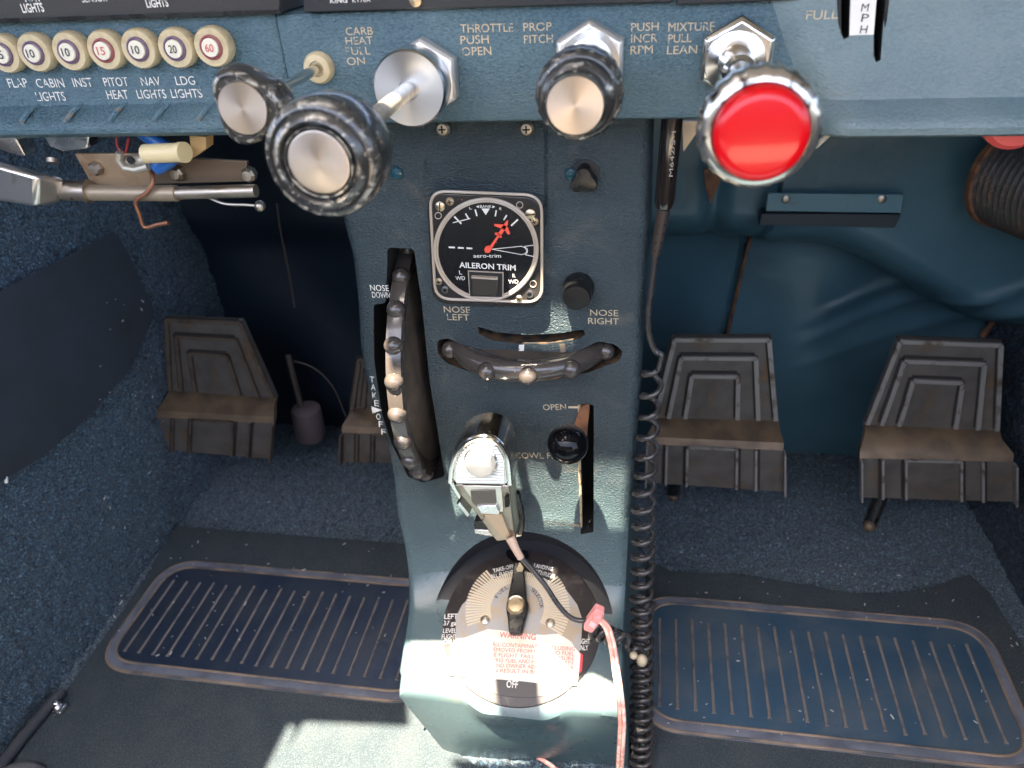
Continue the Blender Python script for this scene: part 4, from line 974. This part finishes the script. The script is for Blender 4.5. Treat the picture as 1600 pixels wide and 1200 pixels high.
MB().prism([PY(.489)(*p) for p in [(238, 244), (386, 252), (385, 284), (242, 288)]], (0, .003, 0)).build('bracket', mat('dim bracket', (.16, .11, .07), .5, .5), pk, bevel=.0006)
for x, y in [(152, 262), (278, 270), (390, 272)]:
    MB().lathe([(.0052, -.002), (.0052, .003), (.0036, .005), (.0001, .0054)], PY(.487)(x, y), AX, 8).build('bolt', alud, pk)
MB().prism([PY(.478)(*p) for p in [(-40, 205), (140, 205), (136, 232), (98, 238), (78, 230), (70, 215), (25, 218), (40, 245), (15, 240), (-40, 220)]], (0, .014, 0)).build('upper_bracket', alu, pk, bevel=.001)
MB().lathe([(.004, 0), (.004, .003), (.0001, .004)], PY(.476)(82, 248), (0, -.5, -.8), 12).build('bolt', alud, pk)
wb = thing('wire_bundle', PY(.470)(255, 240), 'blue taped wire bundle with cream tube under the left panel', 'wire bundle')
w0 = PY(.474)
MB().tube(smooth_path([w0(222, 205), w0(250, 225), w0(268, 245), w0(245, 262)], 6), .0052, 14).build('sleeve', bluew, wb)
MB().tube([PY(.466)(228, 240), PY(.462)(285, 238)], .0062, 20).build('cream_tube', cream, wb)
MB().tube([PY(.462)(282, 238), PY(.461)(289, 238)], .0066, 20).build('tube_end', cream, wb)
MB().prism([PY(.475)(*p) for p in [(296, 212), (322, 214), (322, 232), (300, 248)]], (0, .01, 0)).build('tan_block', tan, wb)
MB().tube([w0(200, 253), w0(232, 250)], .0046, 14).tube([PY(.468)(x, y) for x, y in [(187, 238), (186, 250), (195, 262), (212, 265), (232, 260)]], .0026, 10).build('terminal', mat('grey terminal', (.42, .38, .30), .4, .5), wb)
MB().lathe([(.0026, 0), (.0026, .0012)], PY(.469)(205, 250), AX, 12).build('terminal_hole', black, wb)
MB().tube(smooth_path([w0(182, 212), w0(184, 230), w0(196, 238), w0(201, 215)], 5), .0009, 6).build('red_wire', mat('dark red wire', (.25, .02, .02), .4), wb)
tag(MB().tube(smooth_path([q(236, 262), PY(.472)(239, 285), PY(.470)(228, 302), PY(.47)(212, 314), PY(.47)(218, 335), PY(.47)(226, 355), PY(.47)(246, 351), PY(.47)(263, 348)], 6), .0014, 8).build('hooked_wire', copper), 'bent copper wire hook hanging from the tan tube', 'wire')
tag(MB().tube(smooth_path([PY(.49)(320, 306), PY(.49)(350, 318), PY(.49)(385, 320), PY(.49)(408, 322)], 6), .0012, 8).sphere(PY(.49)(406, 322), .004, n=12).build('loose_wire', alud), 'grey wire end dangling behind the throttle knob', 'wire')

# ------------------------------------------------------------------ right footwell fittings
bk = thing('support_bracket', PY(.845)(1300, 330), 'blue painted metal strip with two screws on the firewall padding', 'bracket')
bp_ = PY(.812)
MB().prism([bp_(*p) for p in [(1200, 302), (1412, 304), (1408, 333), (1197, 330)]], (0, .004, 0)).build('plate', bracket_b, bk, bevel=.0006)
MB().prism([bp_(*p) for p in [(1190, 334), (1408, 335), (1398, 356), (1186, 352)]], (0, .02, 0)).build('flange', mat('dark flange', (.012, .022, .03), .5), bk, bevel=.0006)
for x, y in [(1228, 311), (1378, 311)]: MB().lathe([(.0045, 0), (.0045, .001), (.003, .002), (.0001, .0022)], bp_(x, y), AX, 16).build('screw', alud, bk)
tag(MB().prism([PY(.80)(*p) for p in [(1100, 265), (1122, 262), (1125, 285), (1110, 320), (1101, 290)]], (0, .006, 0)).build('strap_end', rust, bevel=.001), 'pointed rusty brown strap end below the mixture knob', 'strap')
tag(MB().prism([PY(.72)(*p) for p in [(1066, 190), (1092, 190), (1090, 205), (1068, 237)]], (0, .004, 0)).build('metal_tab', alud), 'pale metal tab behind the plug under the panel', 'tab')
tag(MB().tube([PY(.50)(1300, 205), PY(.49)(1274, 228)], .0018, 10).build('white_pin', white), 'small white pin poking out below the right panel corner', 'pin')
tag(MB().lathe([(.018, 0), (.018, .012), (.015, .016), (.001, .017)], PY(.51)(1577, 177), AX, 32).build('red_knob', redp), 'pink red knob peeking out under the right panel', 'knob')
dh = thing('air_hose', PY(.70)(1600, 300), 'black ribbed air hose with brown edges at the right', 'hose')
m = MB(); A, B = PY(.79)(1592, 280), PY(.70)(1730, 325); axd = unit(B - A); prof = []
for k in range(104): prof.append((.046 + .0022 * math.cos(k * math.pi / 2 * 1.0) , -.01 + k * .0018))
m.lathe([(.02, -.006)] + prof + [(.02, prof[-1][1])], A, axd, 60).build('ribbed_hose', ductm, dh, 60)
MB().lathe([(.0475, -.012), (.0495, -.010), (.0495, -.004), (.0475, -.002)], A, axd, 60, cap=False).build('brown_edge', rust, dh)
tag(MB().tube([PY(.93)(1562, 490), PY(.93)(1535, 525)], .004, 8).build('edge_strip', rust), 'rusty strip at the corner of firewall and right wall', 'strip')

# seat corner and door seal bottom left
tag(MB().tube(smooth_path([PZ(.010)(95, 1082), PZ(.010)(60, 1122), PZ(.010)(25, 1165), PZ(.010)(-20, 1225)], 6), .0062, 12).build('edge_piping', mat('dark piping', (.03, .032, .036), .7, bump=[(900, .6, .001)])), 'dark rubber piping along the carpet edge at lower left', 'piping')
tag(MB().sphere(PZ(.006)(30, 1225), .022, n=24, sq=(1.4, 1, .6)).build('seat_corner', seatm, None, 80), 'grey cloth seat corner at the bottom left', 'seat')
tag(MB().box(PZ(.008)(94, 1108), (.010, .012, .006)).sphere(PZ(.012)(88, 1100), .005, n=8).build('metal_clip', alu, bevel=.001), 'small metal clip at the end of the dark piping', 'clip')
tag(MB().tube([PX(-.615)(2, 722), PX(-.615)(8, 735), PX(-.612)(10, 755)], .0017, 7).build('paint_chip', lintm), 'white chip stuck on the left carpeted wall', 'chip')

# lint and crumbs scattered over carpets and mats: nobody could count them
lm = MB()
def lint(p, n, L):
    d = RNG.normal(size=3); d -= np.array(n) * d.dot(n); d = unit(d) * L; s_ = np.cross(n, unit(d)) * L * .18; c = np.array(p) + np.array(n) * .003
    lm.prism([c - d - s_, c + d - s_, c + d + s_, c - d + s_], np.array(n) * .0005)
for _ in range(190):
    x, y = RNG.uniform(150, 620), RNG.uniform(420, 1030); p = PZ(.006)(x, y)
    if p[0] < -.615:
        q_ = PX(-.612)(x, y)
        if 0 < q_[2] < .5: lint(q_, (1, 0, 0), abs(RNG.normal()) * .0008 + .0005)
    elif p[1] < .94: lint(p, (0, 0, 1), abs(RNG.normal()) * .0009 + .0005)
for _ in range(110):
    p = (RNG.uniform(.03, .42), RNG.uniform(.47, .93), .0065); lint(p, (0, 0, 1), abs(RNG.normal()) * .0007 + .0005)
tag(lm.build('lint', lintm, None, 0), 'white lint specks scattered over carpets and mats', 'lint', kind='stuff')

# small pieces belong to the part they sit on
bpy.context.view_layer.update()
def nest(root, rules):
    for ch in list(root.children):
        nm = ch.name.split('.')[0]
        for keys, host in rules:
            if any(nm == k or (k.startswith('*') and nm.endswith(k[1:])) for k in keys):
                h = next((c for c in root.children if c.name.split('.')[0] == host), None)
                if h is not None and h is not ch:
                    mw = ch.matrix_world.copy(); ch.parent = h; ch.matrix_parent_inverse = h.matrix_world.inverted(); ch.matrix_basis = mw
                break
RULES = {
    'instrument_panel': [(('breaker_lettering',), 'switch_face'), (('flap_lettering', 'slot_edge'), 'right_face'), (('*_lettering',), 'control_face')],
    'circuit_breaker': [(('numeral',), 'button')], 'throttle': [(('cap',), 'grip')], 'carburettor_heat_knob': [(('cap',), 'grip')],
    'propeller_pitch_knob': [(('cap',), 'grip')], 'mixture_knob': [(('cap',), 'rim')],
    'control_pedestal': [(('*_lettering', '*_mark', 'worn_slot_edge', 'trim_pointer'), 'shell')],
    'pitch_trim_wheel': [(('ball_grip',), 'rim')], 'rudder_trim_wheel': [(('ball_grip',), 'rim')],
    'trim_gauge': [(('markings', 'needle', 'dial_ring'), 'dial_face'), (('switch_well', 'rocker_switch', 'rocker_edge'), 'switch_frame'), (('screw', 'hole_ring', 'eyelet', 'eyelet_hole', 'bezel_edge'), 'bezel')],
    'hand_microphone': [(('button_ring', 'talk_button', 'ribbed_plate', 'head_rim'), 'head_shell'), (('switch_window', 'switch_ledge'), 'neck_plate'), (('hanger_base',), 'hanger')],
    'fuel_selector': [(('off_lettering',), 'off_plate'), (('*_lettering', 'dial_plate', 'dial_ticks', 'screw'), 'dial'), (('hub_screw', 'pointer_mark'), 'handle')],
    'warning_sticker': [(('lettering', 'red_edge'), 'paper')], 'coiled_cord': [(('lettering',), 'plug'), (('boot_hole',), 'boot')],
    'rudder_pedal': [(('shaft_end',), 'shaft')], 'support_bracket': [(('screw',), 'plate')], 'switch_placard': [(('lettering', 'lower_edge'), 'face')],
    'radio_unit': [(('lettering', 'screw'), 'face')], 'scale_label': [(('letter',), 'paper')], 'wire_bundle': [(('tube_end',), 'cream_tube'), (('terminal_hole',), 'terminal')],
    'floor_mat': [(('ridges',), 'heel_pad'), (('piping',), 'border')], 'cable_clip': [(('latch', 'window'), 'body')],
}
for ob in [o for o in S.objects if o.parent is None and o.type == 'EMPTY']:
    r = RULES.get(ob.name.split('.')[0])
    if r: nest(ob, r)
